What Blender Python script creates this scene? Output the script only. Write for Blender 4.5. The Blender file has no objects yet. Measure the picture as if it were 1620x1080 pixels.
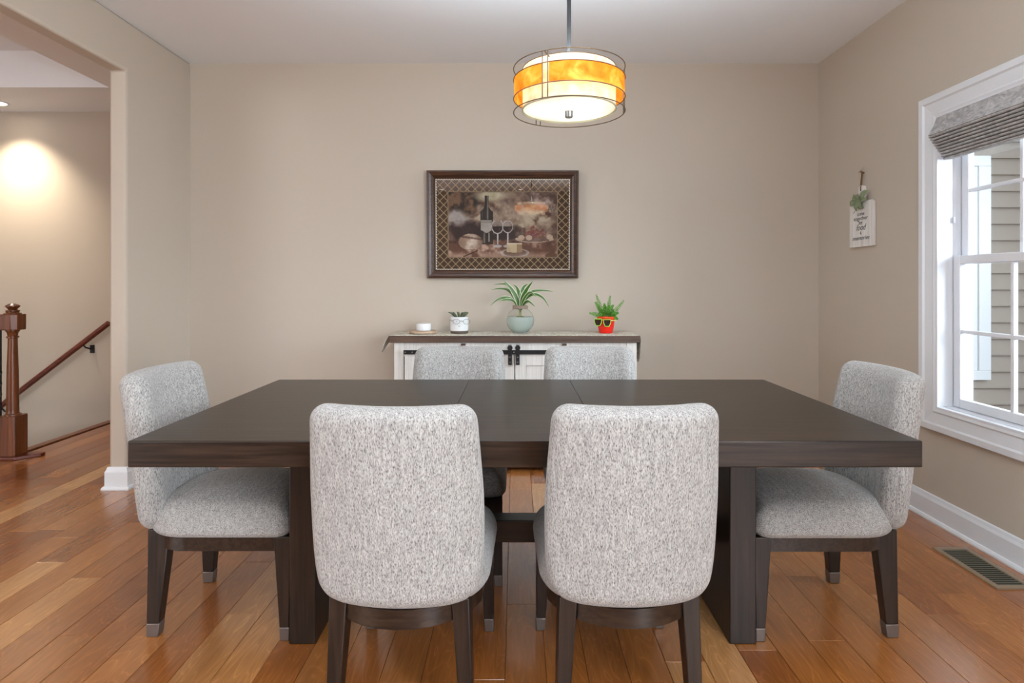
import bpy, bmesh, math, random
import numpy as np
from mathutils import Vector, Matrix
random.seed(7)
PI = math.pi
S = bpy.context.scene
COL = S.collection

# ------------------------------------------------------------------ camera, world, light, exposure
CX, CY, F, EYE = 815.0, 448.0, 940.0, 1.2       # principal point / focal length in 1620x1080 pixels
def P(px, py, d):
    return Vector(((px - CX) / F * d, d, EYE - (py - CY) / F * d))
cam = bpy.data.cameras.new('camera'); camo = bpy.data.objects.new('camera', cam); COL.objects.link(camo)
camo.location = (0, 0, EYE); camo.rotation_euler = (PI / 2, 0, 0)
cam.sensor_width = 36; cam.lens = 36 * F / 1620
cam.shift_x = (810 - CX) / 1620; cam.shift_y = (CY - 540) / 1620
cam.clip_start = 0.05
S.camera = camo
S.view_settings.view_transform = 'Standard'; S.view_settings.look = 'None'
S.view_settings.gamma = 1; S.view_settings.use_curve_mapping = False
S.view_settings.exposure = 0.42
try:
    S.cycles.use_denoising = True
    S.cycles.max_bounces = 10; S.cycles.diffuse_bounces = 5; S.cycles.transparent_max_bounces = 16
    S.cycles.sample_clamp_indirect = 6
except Exception:
    pass
W = bpy.data.worlds.new('sky'); S.world = W; W.use_nodes = True
bg = W.node_tree.nodes['Background']; bg.inputs[0].default_value = (0.86, 0.93, 1.0, 1); bg.inputs[1].default_value = 0.8

def area(name, loc, rot, sx, sy, power, color, spread=PI):
    l = bpy.data.lights.new(name, 'AREA'); l.shape = 'RECTANGLE'; l.size = sx; l.size_y = sy
    l.energy = power; l.color = color; l.spread = spread
    o = bpy.data.objects.new(name, l); o.location = loc; o.rotation_euler = rot; COL.objects.link(o); return o
# daylight through the window in view, then two added fill lights in the unseen room behind
def aim(loc, to): return (Vector(to) - Vector(loc)).to_track_quat('-Z', 'Y').to_euler()
area('daylight_sky_patch', (4.7, 1.2, 2.3), aim((4.7, 1.2, 2.3), (-0.6, 3.2, 0.9)), 2.2, 2.4, 150, (0.80, 0.90, 1.0), 1.9)
area('fill_right_rear', (2.3, -2.6, 1.45), (0, PI / 2, 0), 1.7, 3.4, 270, (0.84, 0.92, 1.0))  # added cool fill from the right, no known window there
area('fill_left_rear', (-6.9, -3.4, 1.4), (0, -PI / 2, 0), 2.2, 5.0, 180, (0.84, 0.92, 1.0))  # added cool fill from the left, in front of a solid wall
# added fill light, bounced off the ceiling behind the camera
area('bounce_fill', (0.2, -1.0, 1.55), aim((0.2, -1.0, 1.55), (0.2, -0.3, 3.5)), 1.0, 0.7, 72, (0.84, 0.93, 1.0), 2.4)

# ------------------------------------------------------------------ helpers
def link(o, parent=None):
    COL.objects.link(o)
    if parent is not None: o.parent = parent
    return o
def tag(o, label=None, cat=None, group=None, kind=None):
    if label: o['label'] = label
    if cat: o['category'] = cat
    if group: o['group'] = group
    if kind: o['kind'] = kind
    return o
def empty(name, loc=(0, 0, 0), rz=0.0, label=None, cat=None, group=None, kind=None):
    o = bpy.data.objects.new(name, None); o.empty_display_size = 0.1
    o.location = loc; o.rotation_euler = (0, 0, rz); link(o)
    return tag(o, label, cat, group, kind)
class MB:
    """collects verts and faces of one mesh"""
    def __init__(s): s.v = []; s.f = []; s.uv = None
    def add(s, vs, fs):
        n = len(s.v); s.v += [tuple(v) for v in vs]; s.f += [tuple(i + n for i in f) for f in fs]; return s
    def box(s, x0, x1, y0, y1, z0, z1, M=None):
        vs = [Vector((x, y, z)) for x in (x0, x1) for y in (y0, y1) for z in (z0, z1)]
        if M is not None: vs = [M @ v for v in vs]
        return s.add(vs, [(0, 1, 3, 2), (4, 6, 7, 5), (0, 4, 5, 1), (2, 3, 7, 6), (0, 2, 6, 4), (1, 5, 7, 3)])
    def taper(s, c0, w0, d0, c1, w1, d1):
        vs = []
        for c, w, d in ((c0, w0, d0), (c1, w1, d1)):
            vs += [(c[0] - w / 2, c[1] - d / 2, c[2]), (c[0] + w / 2, c[1] - d / 2, c[2]), (c[0] + w / 2, c[1] + d / 2, c[2]), (c[0] - w / 2, c[1] + d / 2, c[2])]
        return s.add(vs, [(3, 2, 1, 0), (4, 5, 6, 7), (0, 1, 5, 4), (1, 2, 6, 5), (2, 3, 7, 6), (3, 0, 4, 7)])
    def lathe(s, prof, n=32, c=(0, 0, 0), a0=0, a1=None, close=False):
        full = a1 is None; m = n if full else n + 1
        vs = []; fs = []
        for r, z in prof:
            for i in range(m):
                a = a0 + (2 * PI if full else a1 - a0) * i / n
                vs.append((c[0] + r * math.cos(a), c[1] + r * math.sin(a), c[2] + z))
        k = len(prof); kk = k if close else k - 1
        for j in range(kk):
            j2 = (j + 1) % k
            for i in range(n):
                i2 = (i + 1) % m
                fs.append((j * m + i, j * m + i2, j2 * m + i2, j2 * m + i))
        if not close and full:
            if prof[0][0] > 1e-6: fs.append(tuple(range(m - 1, -1, -1)))
            if prof[-1][0] > 1e-6: fs.append(tuple((k - 1) * m + i for i in range(m)))
        if close and not full:
            fs.append(tuple(j * m for j in range(k))); fs.append(tuple(j * m + m - 1 for j in range(k - 1, -1, -1)))
        return s.add(vs, fs)
    def tube(s, pts, r, n=8, closed=False):
        pts = [Vector(p) for p in pts]; k = len(pts); vs = []; fs = []
        up = None
        for i, p in enumerate(pts):
            a = pts[(i - 1) % k] if (closed or i > 0) else p
            b = pts[(i + 1) % k] if (closed or i < k - 1) else p
            t = (b - a).normalized()
            if up is None:
                up = Vector((0, 0, 1)) if abs(t.z) < 0.9 else Vector((1, 0, 0))
            u = (up - t * up.dot(t)).normalized(); w = t.cross(u); up = u
            rr = r[i] if isinstance(r, (list, tuple)) else r
            for j in range(n):
                an = 2 * PI * j / n
                vs.append(p + u * (rr * math.cos(an)) + w * (rr * math.sin(an)))
        for i in range(k if closed else k - 1):
            i2 = (i + 1) % k
            for j in range(n):
                j2 = (j + 1) % n
                fs.append((i * n + j, i * n + j2, i2 * n + j2, i2 * n + j))
        if not closed:
            fs.append(tuple(range(n - 1, -1, -1))); fs.append(tuple((k - 1) * n + j for j in range(n)))
        return s.add(vs, fs)
    def prism(s, poly, axis, a, b):
        """poly: 2D points; axis 'x','y','z' extruded a..b (x: (y,z), y: (x,z), z: (x,y))"""
        def mk(p, t): return {'x': (t, p[0], p[1]), 'y': (p[0], t, p[1]), 'z': (p[0], p[1], t)}[axis]
        n = len(poly)
        vs = [mk(p, a) for p in poly] + [mk(p, b) for p in poly]
        fs = [tuple(range(n)), tuple(range(2 * n - 1, n - 1, -1))] + [(i, (i + 1) % n, n + (i + 1) % n, n + i) for i in range(n)]
        return s.add(vs, fs)
    def build(s, name, mat, parent=None, smooth=None, bevel=0, seg=2, weld=False, angle=35, loc=None):
        me = bpy.data.meshes.new(name); me.from_pydata(s.v, [], s.f); me.update()
        bm = bmesh.new(); bm.from_mesh(me)
        if weld: bmesh.ops.remove_doubles(bm, verts=bm.verts, dist=1e-5)
        bmesh.ops.recalc_face_normals(bm, faces=bm.faces); bm.to_mesh(me); bm.free()
        if mat is not None: me.materials.append(mat)
        o = bpy.data.objects.new(name, me); link(o, parent)
        if loc is not None: o.location = loc
        if smooth:
            for p in me.polygons: p.use_smooth = True
            if smooth == 'auto':
                try: me.set_sharp_from_angle(angle=math.radians(angle))
                except Exception: pass
        if bevel:
            b = o.modifiers.new('bevel', 'BEVEL'); b.width = bevel; b.segments = seg; b.limit_method = 'ANGLE'; b.angle_limit = math.radians(40)
            b.harden_normals = False
            for p in me.polygons: p.use_smooth = True
            try: me.set_sharp_from_angle(angle=math.radians(30))
            except Exception: pass
            b.use_clamp_overlap = True
        return o
def copy_tree(o, parent=None):
    c = o.copy(); link(c, parent)
    for ch in list(o.children): copy_tree(ch, c)
    return c

# ------------------------------------------------------------------ materials
def lin(r, g, b):
    f = lambda c: (c / 255 / 12.92) if c / 255 <= 0.04045 else ((c / 255 + 0.055) / 1.055) ** 2.4
    return (f(r), f(g), f(b), 1)
def M(name, col=(0.8, 0.8, 0.8, 1), rough=0.5, metal=0.0, spec=0.5):
    m = bpy.data.materials.new(name); m.use_nodes = True
    b = m.node_tree.nodes['Principled BSDF']
    b.inputs['Base Color'].default_value = col; b.inputs['Roughness'].default_value = rough
    b.inputs['Metallic'].default_value = metal; b.inputs['Specular IOR Level'].default_value = spec
    return m
class NT:
    def __init__(s, m): s.m = m; s.t = m.node_tree; s.b = s.t.nodes['Principled BSDF']
    def n(s, typ, **kw):
        x = s.t.nodes.new(typ)
        for k, v in kw.items():
            if k.startswith('i_'):
                key = k[2:]; key = int(key) if key.isdigit() else key.replace('_', ' ')
                x.inputs[key].default_value = v
            else: setattr(x, k, v)
        return x
    def l(s, a, ao, b, bi): s.t.links.new(a.outputs[ao], b.inputs[bi])
    def coords(s, scale=(1, 1, 1), out='Object', loc=(0, 0, 0), rot=(0, 0, 0)):
        c = s.n('ShaderNodeTexCoord'); mp = s.n('ShaderNodeMapping')
        mp.inputs['Scale'].default_value = scale; mp.inputs['Location'].default_value = loc; mp.inputs['Rotation'].default_value = rot
        s.l(c, out, mp, 'Vector'); return mp
    def ramp(s, stops, interp='LINEAR'):
        r = s.n('ShaderNodeValToRGB'); e = r.color_ramp.elements; r.color_ramp.interpolation = interp
        while len(e) < len(stops): e.new(0.5)
        for k, (p, c) in enumerate(stops): e[k].position = p; e[k].color = c
        return r
    def bump(s, src, out, strength, dist=0.002):
        b = s.n('ShaderNodeBump'); b.inputs['Strength'].default_value = strength; b.inputs['Distance'].default_value = dist
        s.l(src, out, b, 'Height'); s.l(b, 'Normal', s.b, 'Normal'); return b

def paint(name, col, rough=0.6, bump=0.12):
    m = M(name, col, rough, spec=0.35); t = NT(m)
    mp = t.coords(); nz = t.n('ShaderNodeTexNoise', i_Scale=160.0, i_Detail=3.0); t.l(mp, 'Vector', nz, 'Vector')
    t.bump(nz, 'Fac', bump, 0.0012); return m
WALL = paint('wall_paint', lin(192, 181, 166))
CEIL = paint('ceiling_paint', lin(240, 243, 246), 0.8, 0.35)
TRIM = M('white_trim', lin(228, 232, 236), 0.35)
VINYL = M('window_vinyl', lin(228, 231, 236), 0.3)

def fabric(name, fleck, streak, rib):
    m = M(name, (0.5, 0.5, 0.5, 1), 0.95, spec=0.15); t = NT(m)
    n1 = t.n('ShaderNodeTexNoise', i_Scale=1.0, i_Detail=2.5, i_Roughness=0.6); t.l(t.coords(fleck), 'Vector', n1, 'Vector')
    r = t.ramp([(0.32, lin(96, 94, 92)), (0.42, lin(146, 143, 140)), (0.50, lin(170, 168, 164)), (0.70, lin(189, 188, 185))])
    t.l(n1, 'Fac', r, 'Fac')
    n2 = t.n('ShaderNodeTexNoise', i_Scale=1.0, i_Detail=2.0); t.l(t.coords(streak), 'Vector', n2, 'Vector')
    r2 = t.ramp([(0.32, (0.86, 0.86, 0.86, 1)), (0.68, (1.07, 1.07, 1.07, 1))]); t.l(n2, 'Fac', r2, 'Fac')
    wv = t.n('ShaderNodeTexNoise', i_Scale=1.0, i_Detail=0.0); t.l(t.coords(rib), 'Vector', wv, 'Vector')
    r3 = t.ramp([(0.35, (0.88, 0.88, 0.88, 1)), (0.65, (1.07, 1.07, 1.07, 1))]); t.l(wv, 'Fac', r3, 'Fac')
    last, lo = r, 'Color'
    for q in (r2, r3):
        mx = t.n('ShaderNodeMix', data_type='RGBA', blend_type='MULTIPLY'); mx.inputs[0].default_value = 1.0
        t.l(last, lo, mx, 6); t.l(q, 'Color', mx, 7); last, lo = mx, 2
    t.l(last, lo, t.b, 'Base Color'); t.bump(n1, 'Fac', 0.5, 0.003)
    t.b.inputs['Sheen Weight'].default_value = 0.25
    return m
FAB_BACK = fabric('woven_fabric_upright', (430, 430, 120), (120, 120, 9), (300, 300, 12))
FAB_SEAT = fabric('woven_fabric_seat', (130, 430, 430), (12, 110, 110), (16, 300, 300))

def wood(name, c0, c1, rough, axis='x', grain=1.0, bump=0.2):
    m = M(name, c0, rough); t = NT(m)
    lo, hi = 3.0 * grain, 70.0 * grain
    sc = {'x': (lo, hi, hi), 'y': (hi, lo, hi), 'z': (hi, hi, lo)}[axis]
    mp = t.coords(sc); oi = t.n('ShaderNodeObjectInfo'); va = t.n('ShaderNodeVectorMath', operation='ADD'); t.l(mp, 'Vector', va, 0)
    ml = t.n('ShaderNodeMath', operation='MULTIPLY'); ml.inputs[1].default_value = 50; t.l(oi, 'Random', ml, 0); t.l(ml, 'Value', va, 1)
    n1 = t.n('ShaderNodeTexNoise', i_Scale=1.0, i_Detail=5.0, i_Roughness=0.6, i_Distortion=0.6); t.l(va, 'Vector', n1, 'Vector')
    r = t.ramp([(0.36, c0), (0.66, c1)]); t.l(n1, 'Fac', r, 'Fac'); t.l(r, 'Color', t.b, 'Base Color')
    t.bump(n1, 'Fac', bump, 0.001)
    return m
ESP_X = wood('espresso_oak_along', lin(26, 18, 13), lin(54, 40, 30), 0.33, 'x')
ESP_Z = wood('espresso_oak_upright', lin(24, 17, 12), lin(48, 35, 27), 0.4, 'z')
TOPW = wood('walnut_top_board', lin(62, 44, 34), lin(98, 75, 60), 0.5, 'x')
CHERRY = wood('cherry_stain', lin(82, 42, 20), lin(124, 70, 36), 0.3, 'z', 0.6)
CHERRY_X = wood('cherry_stain_rail', lin(80, 32, 18), lin(112, 50, 28), 0.3, 'x', 0.6)
WHITEWASH = wood('whitewashed_wood', lin(210, 206, 199), lin(228, 225, 220), 0.6, 'z', 1.0, 0.3)
FRAMEW = wood('picture_frame_wood', lin(46, 28, 18), lin(84, 54, 36), 0.3, 'x', 1.5)
BLACK = M('black_iron', lin(30, 29, 29), 0.5, 0.3)
STEEL = M('brushed_nickel', lin(150, 150, 148), 0.35, 0.9)
FERR = M('ferrule_metal', lin(116, 106, 100), 0.4, 0.6)
BRONZE = M('bronze_wire', lin(120, 105, 85), 0.4, 0.7)

def floor_mat():
    m = M('birch_plank', lin(180, 120, 70), 0.24); t = NT(m)
    oi = t.n('ShaderNodeObjectInfo')
    tint = t.ramp([(0.0, lin(134, 74, 30)), (0.2, lin(154, 94, 42)), (0.42, lin(166, 106, 52)), (0.62, lin(146, 86, 38)), (0.82, lin(172, 114, 60)), (0.95, lin(198, 150, 98))])
    t.l(oi, 'Random', tint, 'Fac')
    ml = t.n('ShaderNodeMath', operation='MULTIPLY'); ml.inputs[1].default_value = 61.0; t.l(oi, 'Random', ml, 0)
    mp = t.coords((9, 1.6, 9)); va = t.n('ShaderNodeVectorMath', operation='ADD'); t.l(mp, 'Vector', va, 0); t.l(ml, 'Value', va, 1)
    n1 = t.n('ShaderNodeTexNoise', i_Scale=1.0, i_Detail=2.0, i_Distortion=0.8); t.l(va, 'Vector', n1, 'Vector')
    # figure: contour lines of a smooth noise
    m2 = t.n('ShaderNodeMath', operation='MULTIPLY'); m2.inputs[1].default_value = 16.0; t.l(n1, 'Fac', m2, 0)
    fr = t.n('ShaderNodeMath', operation='FRACT'); t.l(m2, 'Value', fr, 0)
    fig = t.ramp([(0.0, (1.26, 1.27, 1.28, 1)), (0.10, (0.97, 0.97, 0.97, 1)), (0.6, (0.93, 0.93, 0.93, 1)), (0.96, (1.02, 1.02, 1.02, 1)), (1.0, (1.26, 1.27, 1.28, 1))]); t.l(fr, 'Value', fig, 'Fac')
    mp3 = t.coords((110, 7, 50)); va3 = t.n('ShaderNodeVectorMath', operation='ADD'); t.l(mp3, 'Vector', va3, 0); t.l(ml, 'Value', va3, 1)
    n3 = t.n('ShaderNodeTexNoise', i_Scale=1.0, i_Detail=3.0); t.l(va3, 'Vector', n3, 'Vector')
    fine = t.ramp([(0.3, (0.88, 0.86, 0.84, 1)), (0.7, (1.08, 1.08, 1.08, 1))]); t.l(n3, 'Fac', fine, 'Fac')
    mp4 = t.coords((5, 2.2, 5)); va4 = t.n('ShaderNodeVectorMath', operation='ADD'); t.l(mp4, 'Vector', va4, 0); t.l(ml, 'Value', va4, 1)
    n4 = t.n('ShaderNodeTexNoise', i_Scale=1.0, i_Detail=2.0); t.l(va4, 'Vector', n4, 'Vector')
    blot = t.ramp([(0.3, (0.82, 0.78, 0.74, 1)), (0.65, (1.06, 1.06, 1.06, 1))]); t.l(n4, 'Fac', blot, 'Fac')
    last = tint; lo = 'Color'
    for r in (fig, fine, blot):
        mx = t.n('ShaderNodeMix', data_type='RGBA', blend_type='MULTIPLY'); mx.inputs[0].default_value = 1.0
        t.l(last, lo, mx, 6); t.l(r, 'Color', mx, 7); last, lo = mx, 2
    t.l(last, lo, t.b, 'Base Color')
    t.bump(n3, 'Fac', 0.06, 0.001); t.b.inputs['Specular IOR Level'].default_value = 0.7; t.b.inputs['Coat Weight'].default_value = 0.4; t.b.inputs['Coat Roughness'].default_value = 0.2
    return m
PLANK = floor_mat()
SUBF = M('dark_subfloor', lin(70, 40, 22), 0.7)  # dark brown base under the planks, visible in the joints

def glass_mat(name, tint=(1, 1, 1, 1), ior=1.5, rough=0.01):
    m = bpy.data.materials.new(name); m.use_nodes = True; t = m.node_tree
    t.nodes.remove(t.nodes['Principled BSDF']); out = t.nodes['Material Output']
    tr = t.nodes.new('ShaderNodeBsdfTransparent'); tr.inputs[0].default_value = tint
    gl = t.nodes.new('ShaderNodeBsdfGlossy'); gl.inputs['Roughness'].default_value = rough
    lw = t.nodes.new('ShaderNodeLayerWeight'); pw = t.nodes.new('ShaderNodeMath'); pw.operation = 'POWER'; pw.inputs[1].default_value = 5
    fr = t.nodes.new('ShaderNodeMath'); fr.operation = 'MULTIPLY_ADD'; f0 = ((ior - 1) / (ior + 1)) ** 2
    fr.inputs[1].default_value = 1 - f0; fr.inputs[2].default_value = f0
    t.links.new(lw.outputs['Facing'], pw.inputs[0]); t.links.new(pw.outputs[0], fr.inputs[0])
    mx = t.nodes.new('ShaderNodeMixShader')
    t.links.new(fr.outputs[0], mx.inputs[0]); t.links.new(tr.outputs[0], mx.inputs[1]); t.links.new(gl.outputs[0], mx.inputs[2])
    t.links.new(mx.outputs[0], out.inputs[0]); return m
PANE = glass_mat('window_glass', (0.96, 0.975, 0.975, 1))
PICGLASS = glass_mat('picture_glass', (0.97, 0.97, 0.97, 1), 1.95)

# ------------------------------------------------------------------ the setting
XL, XR, YB, ZC = -2.27, 2.12, 4.15, 2.736
YR = -8.0
fl = MB()
fl.box(-7, 2.3, YR, 4.1, -0.12, -0.013).box(-3.5, 2.3, 4.1, 5.3, -0.12, -0.013)
floor = tag(fl.build('floor', SUBF), 'birch plank floor', kind='structure')
# planks along the room, each one an object
PWID = 0.127
x0 = 0.858 - PWID * 62
rest = MB()
def plank_mesh(mb, a, b, y0, y1):
    c = 0.0012; g = 0.0006
    xs = (a + g, b - g); ys = (y0 + g, y1 - g)
    vs = [(xs[0], ys[0], -0.012), (xs[1], ys[0], -0.012), (xs[1], ys[1], -0.012), (xs[0], ys[1], -0.012),
          (xs[0], ys[0], -c), (xs[1], ys[0], -c), (xs[1], ys[1], -c), (xs[0], ys[1], -c),
          (xs[0] + c, ys[0] + c, 0), (xs[1] - c, ys[0] + c, 0), (xs[1] - c, ys[1] - c, 0), (xs[0] + c, ys[1] - c, 0)]
    fs = [(0, 1, 5, 4), (1, 2, 6, 5), (2, 3, 7, 6), (3, 0, 4, 7), (4, 5, 9, 8), (5, 6, 10, 9), (6, 7, 11, 10), (7, 4, 8, 11), (8, 9, 10, 11)]
    mb.add(vs, fs)
rp = random.Random(11)
nplank = 0
for k in range(90):
    a = x0 + k * PWID; b = a + PWID
    if b > XR + 0.1 or a < -7: continue
    yend = 5.2 if a > -3.5 else 4.1
    if a > -2.3: yend = YB
    y = 0.9 - rp.random() * 1.2
    while y < yend:
        L = rp.choice((0.75, 0.9, 1.05, 1.2, 1.2, 1.35)); y1 = min(y + L, yend)
        if yend - y1 < 0.25: y1 = yend
        vis = y1 > 1.7 and (min(abs(a), abs(b)) - 0.05) < 0.9 * y1
        if vis and nplank < 296:
            mb = MB(); plank_mesh(mb, 0, PWID, 0, y1 - y); o = mb.build('plank', PLANK, floor, loc=(a, y, 0)); nplank += 1
        else: plank_mesh(rest, a, b, y, y1)
        y = y1
    plank_mesh(rest, a, b, YR, -0.35)
tag(rest.build('plank_field', PLANK, floor), kind='stuff')

ce = MB(); ce.box(-2.374, 2.3, YR, 4.3, ZC, ZC + 0.12)
tag(ce.build('ceiling', CEIL), 'smooth pale grey ceiling', kind='structure')
# hall ceiling with a raised tray
hc = MB(); hc.box(-3.11, -2.374, YR, 5.3, 2.70, 3.1).box(-7, -3.11, 4.55, 5.3, 2.70, 3.1).box(-7, -3.11, YR, 4.55, 2.98, 3.1)
hallceil = tag(hc.build('ceiling_hall', CEIL), 'raised tray ceiling of the stair hall', kind='structure')
tag(MB().box(-2.374, 2.27, YB, YB + 0.12, 0, ZC).build('wall_back', WALL), kind='structure')
lw = MB().prism([(3.47, 0), (4.27, 0), (4.27, ZC), (-3.0, ZC), (-3.0, 2.44), (3.47, 2.44)], 'x', -2.374, XL)
wl = lw.build('wall_left', WALL, bevel=0.018, seg=4); tag(wl, kind='structure')
# right wall with the window opening
WY0, WY1, WZ0, WZ1 = 1.96, 2.98, 0.57, 2.035
rw = MB()
rw.box(XR, 2.27, WY1, 4.27, 0, ZC).box(XR, 2.27, -0.9, WY0, 0, ZC).box(XR, 2.27, WY0, WY1, 0, WZ0).box(XR, 2.27, WY0, WY1, WZ1, ZC)
rw.box(XR, 2.27, -4.3, -0.9, 0, 0.6).box(XR, 2.27, -4.3, -0.9, 2.3, ZC).box(XR, 2.27, YR, -4.3, 0, ZC)
tag(rw.build('wall_right', WALL), kind='structure')
tag(MB().box(-7, 2.27, YR - 0.12, YR, 0, ZC + 0.3).build('wall_rear', paint('kitchen_wall_brown', lin(92, 74, 58))), kind='structure')
tag(MB().box(-7, -2.25, 5.2, 5.32, -2.6, 2.71).build('wall_hall', WALL), kind='structure')
tag(MB().box(-7.1, -7, YR, 5.3, -2.6, 3.0).build('wall_hall_side', WALL), kind='structure')
tag(MB().box(-2.374, -2.27, 4.27, 5.3, 0, 2.71).build('wall_hall_return', WALL), kind='structure')

# baseboards (profile with a shoe moulding)
BB = [(0, 0), (0.028, 0), (0.028, 0.008), (0.022, 0.018), (0.015, 0.02), (0.015, 0.10), (0.009, 0.113), (0.006, 0.125), (0, 0.13)]
def baseboard(name, p0, p1, nrm):
    p0 = Vector(p0); p1 = Vector(p1); n = Vector(nrm); vs = []; k = len(BB)
    for p in (p0, p1):
        for (u, z) in BB: vs.append(p + n * u + Vector((0, 0, z)))
    fs = [tuple(range(k)), tuple(range(2 * k - 1, k - 1, -1))] + [(i, (i + 1) % k, k + (i + 1) % k, k + i) for i in range(k)]
    return tag(MB().add(vs, fs).build(name, TRIM), kind='structure')
baseboard('baseboard_right', (XR, -0.8, 0), (XR, YB, 0), (-1, 0, 0))
baseboard('baseboard_back', (XL, YB, 0), (XR, YB, 0), (0, -1, 0))
# baseboard that wraps the wall end at the opening
wb = MB(); path = [((-2.374, 4.3), (-1, 0)), ((-2.374, 3.47), (-1, -1)), ((XL, 3.47), (1, -1)), ((XL, YB), (1, 0))]
k = len(BB); vs = []
for (p, n) in path:
    for (u, z) in BB: vs.append((p[0] + n[0] * u, p[1] + n[1] * u, z))
fs = []
for j in range(3):
    for i in range(k): fs.append((j * k + i, j * k + (i + 1) % k, (j + 1) * k + (i + 1) % k, (j + 1) * k + i))
fs += [tuple(range(k)), tuple(3 * k + i for i in range(k - 1, -1, -1))]
tag(wb.add(vs, fs).build('baseboard_left', TRIM), kind='structure')

# ---- window with casing, sashes, muntins, panes
win = empty('window_1', (0, 0, 0), kind='structure', label='white double hung window with divided panes')
def frame_profile(mb, y0, y1, z0, z1, prof):
    """mitred frame around the opening; prof: (distance outwards, x)"""
    k = len(prof); vs = []
    for (sy, sz) in ((-1, -1), (1, -1), (1, 1), (-1, 1)):
        for (u, x) in prof: vs.append((x, (y0 - u) if sy < 0 else (y1 + u), (z0 - u) if sz < 0 else (z1 + u)))
    fs = []
    for j in range(4):
        for i in range(k): fs.append((j * k + i, j * k + (i + 1) % k, ((j + 1) % 4) * k + (i + 1) % k, ((j + 1) % 4) * k + i))
    return mb.add(vs, fs)
cas = [(0.0, XR), (0.0, XR - 0.012), (0.012, XR - 0.016), (0.02, XR - 0.012), (0.07, XR - 0.018), (0.078, XR - 0.026), (0.105, XR - 0.026), (0.11, XR - 0.02), (0.11, XR)]
frame_profile(MB(), WY0, WY1, WZ0, WZ1, cas).build('window_casing', TRIM, win)
jam = [(0.0, XR - 0.012), (-0.012, XR - 0.012), (-0.012, 2.185), (-0.006, 2.19), (-0.012, 2.2), (-0.012, 2.225), (-0.006, 2.23), (-0.012, 2.24), (-0.012, 2.288), (0.03, 2.288), (0.03, 2.27), (0, 2.27)]
frame_profile(MB(), WY0, WY1, WZ0, WZ1, jam).build('window_jamb', VINYL, win)
tag(MB().box(XR + 0.02, 2.3, WY0, WY1, WZ0, WZ0 + 0.015).build('window_sill', VINYL, win))
def sash(x, z0, z1, thick, rail_b, rail_t):
    e = bpy.data.objects.new('sash', None); link(e, win)
    y0, y1, st = WY0 + 0.014, WY1 - 0.014, 0.042
    mb = MB().box(x, x + thick, y0, y0 + st, z0, z1).box(x, x + thick, y1 - st, y1, z0, z1).box(x, x + thick, y0 + st, y1 - st, z0, z0 + rail_b).box(x, x + thick, y0 + st, y1 - st, z1 - rail_t, z1)
    mb.build('sash_frame', VINYL, e, bevel=0.004, seg=2)
    gy0, gy1, gz0, gz1 = y0 + st, y1 - st, z0 + rail_b, z1 - rail_t
    for i in (1, 2):
        yy = gy0 + (gy1 - gy0) * i / 3
        MB().box(x + 0.004, x + thick - 0.006, yy - 0.009, yy + 0.009, gz0, gz1).build('muntin', VINYL, e, bevel=0.003, seg=1)
    zz = (gz0 + gz1) / 2
    MB().box(x + 0.003, x + thick - 0.005, gy0, gy1, zz - 0.009, zz + 0.009).build('muntin', VINYL, e, bevel=0.003, seg=1)
    for i in range(3):
        for j in range(2):
            ya = gy0 + (gy1 - gy0) * i / 3 + 0.006; yb = gy0 + (gy1 - gy0) * (i + 1) / 3 - 0.006
            za = gz0 + (gz1 - gz0) * j / 2 + 0.006; zb = gz0 + (gz1 - gz0) * (j + 1) / 2 - 0.006
            MB().box(x + thick / 2, x + thick / 2 + 0.003, ya, yb, za, zb).build('pane', PANE, e)
    return e
sash(2.187, WZ0 + 0.016, 1.337, 0.032, 0.045, 0.042)
sash(2.228, 1.295, WZ1 - 0.012, 0.032, 0.042, 0.045)
MB().box(2.178, 2.19, 2.40, 2.46, 1.337, 1.35).box(2.181, 2.187, 2.415, 2.445, 1.35, 1.36).build('sash_lock', VINYL, win, bevel=0.002)
MB().box(2.183, 2.19, 2.955, 2.966, 1.50, 1.53).build('tilt_latch', VINYL, win, bevel=0.002)

# ---- neighbouring wing outside: lap siding boards and its window
SIDE = M('lap_siding', lin(158, 146, 136), 0.6)
ext = empty('wall_exterior', (0, 0, 0), kind='structure', label='greige lap siding wall outside')
EY = 4.6
MB().box(2.3, 5.6, EY + 0.02, EY + 0.15, -0.6, 3.6).build('sheathing', SUBF, ext)
z = -0.5
bm_ = MB().prism([(EY + 0.02, 0), (EY - 0.012, 0.0), (EY - 0.012, 0.012), (EY + 0.012, 0.132), (EY + 0.02, 0.132)], 'x', 2.3, 5.6)
b0 = bm_.build('siding_board', SIDE, ext); b0.location.z = z
for i in range(1, 32):
    c = b0.copy(); link(c, ext); c.location.z = z + 0.127 * i
MB().box(2.95, 3.655, EY - 0.04, EY + 0.01, 2.10, 2.18).box(2.95, 3.655, EY - 0.04, EY + 0.01, 0.456, 0.53).box(3.56, 3.655, EY - 0.04, EY + 0.01, 0.53, 2.10).box(2.95, 3.04, EY - 0.04, EY + 0.01, 0.53, 2.10).box(3.52, 3.56, EY - 0.03, EY + 0.01, 0.53, 2.1).build('window_surround', VINYL, ext, bevel=0.004)
MB().box(3.04, 3.52, EY - 0.02, EY - 0.015, 0.53, 2.10).build('pane', M('dark_glass', lin(60, 78, 76), 0.08), ext)
GR = M('mulch_ground', lin(122, 116, 108), 0.9)  # mulch-coloured so its bounce onto the siding stays neutral
tag(MB().box(2.27, 14, -9, 12, -0.75, -0.6).build('ground', GR), kind='structure')

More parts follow.
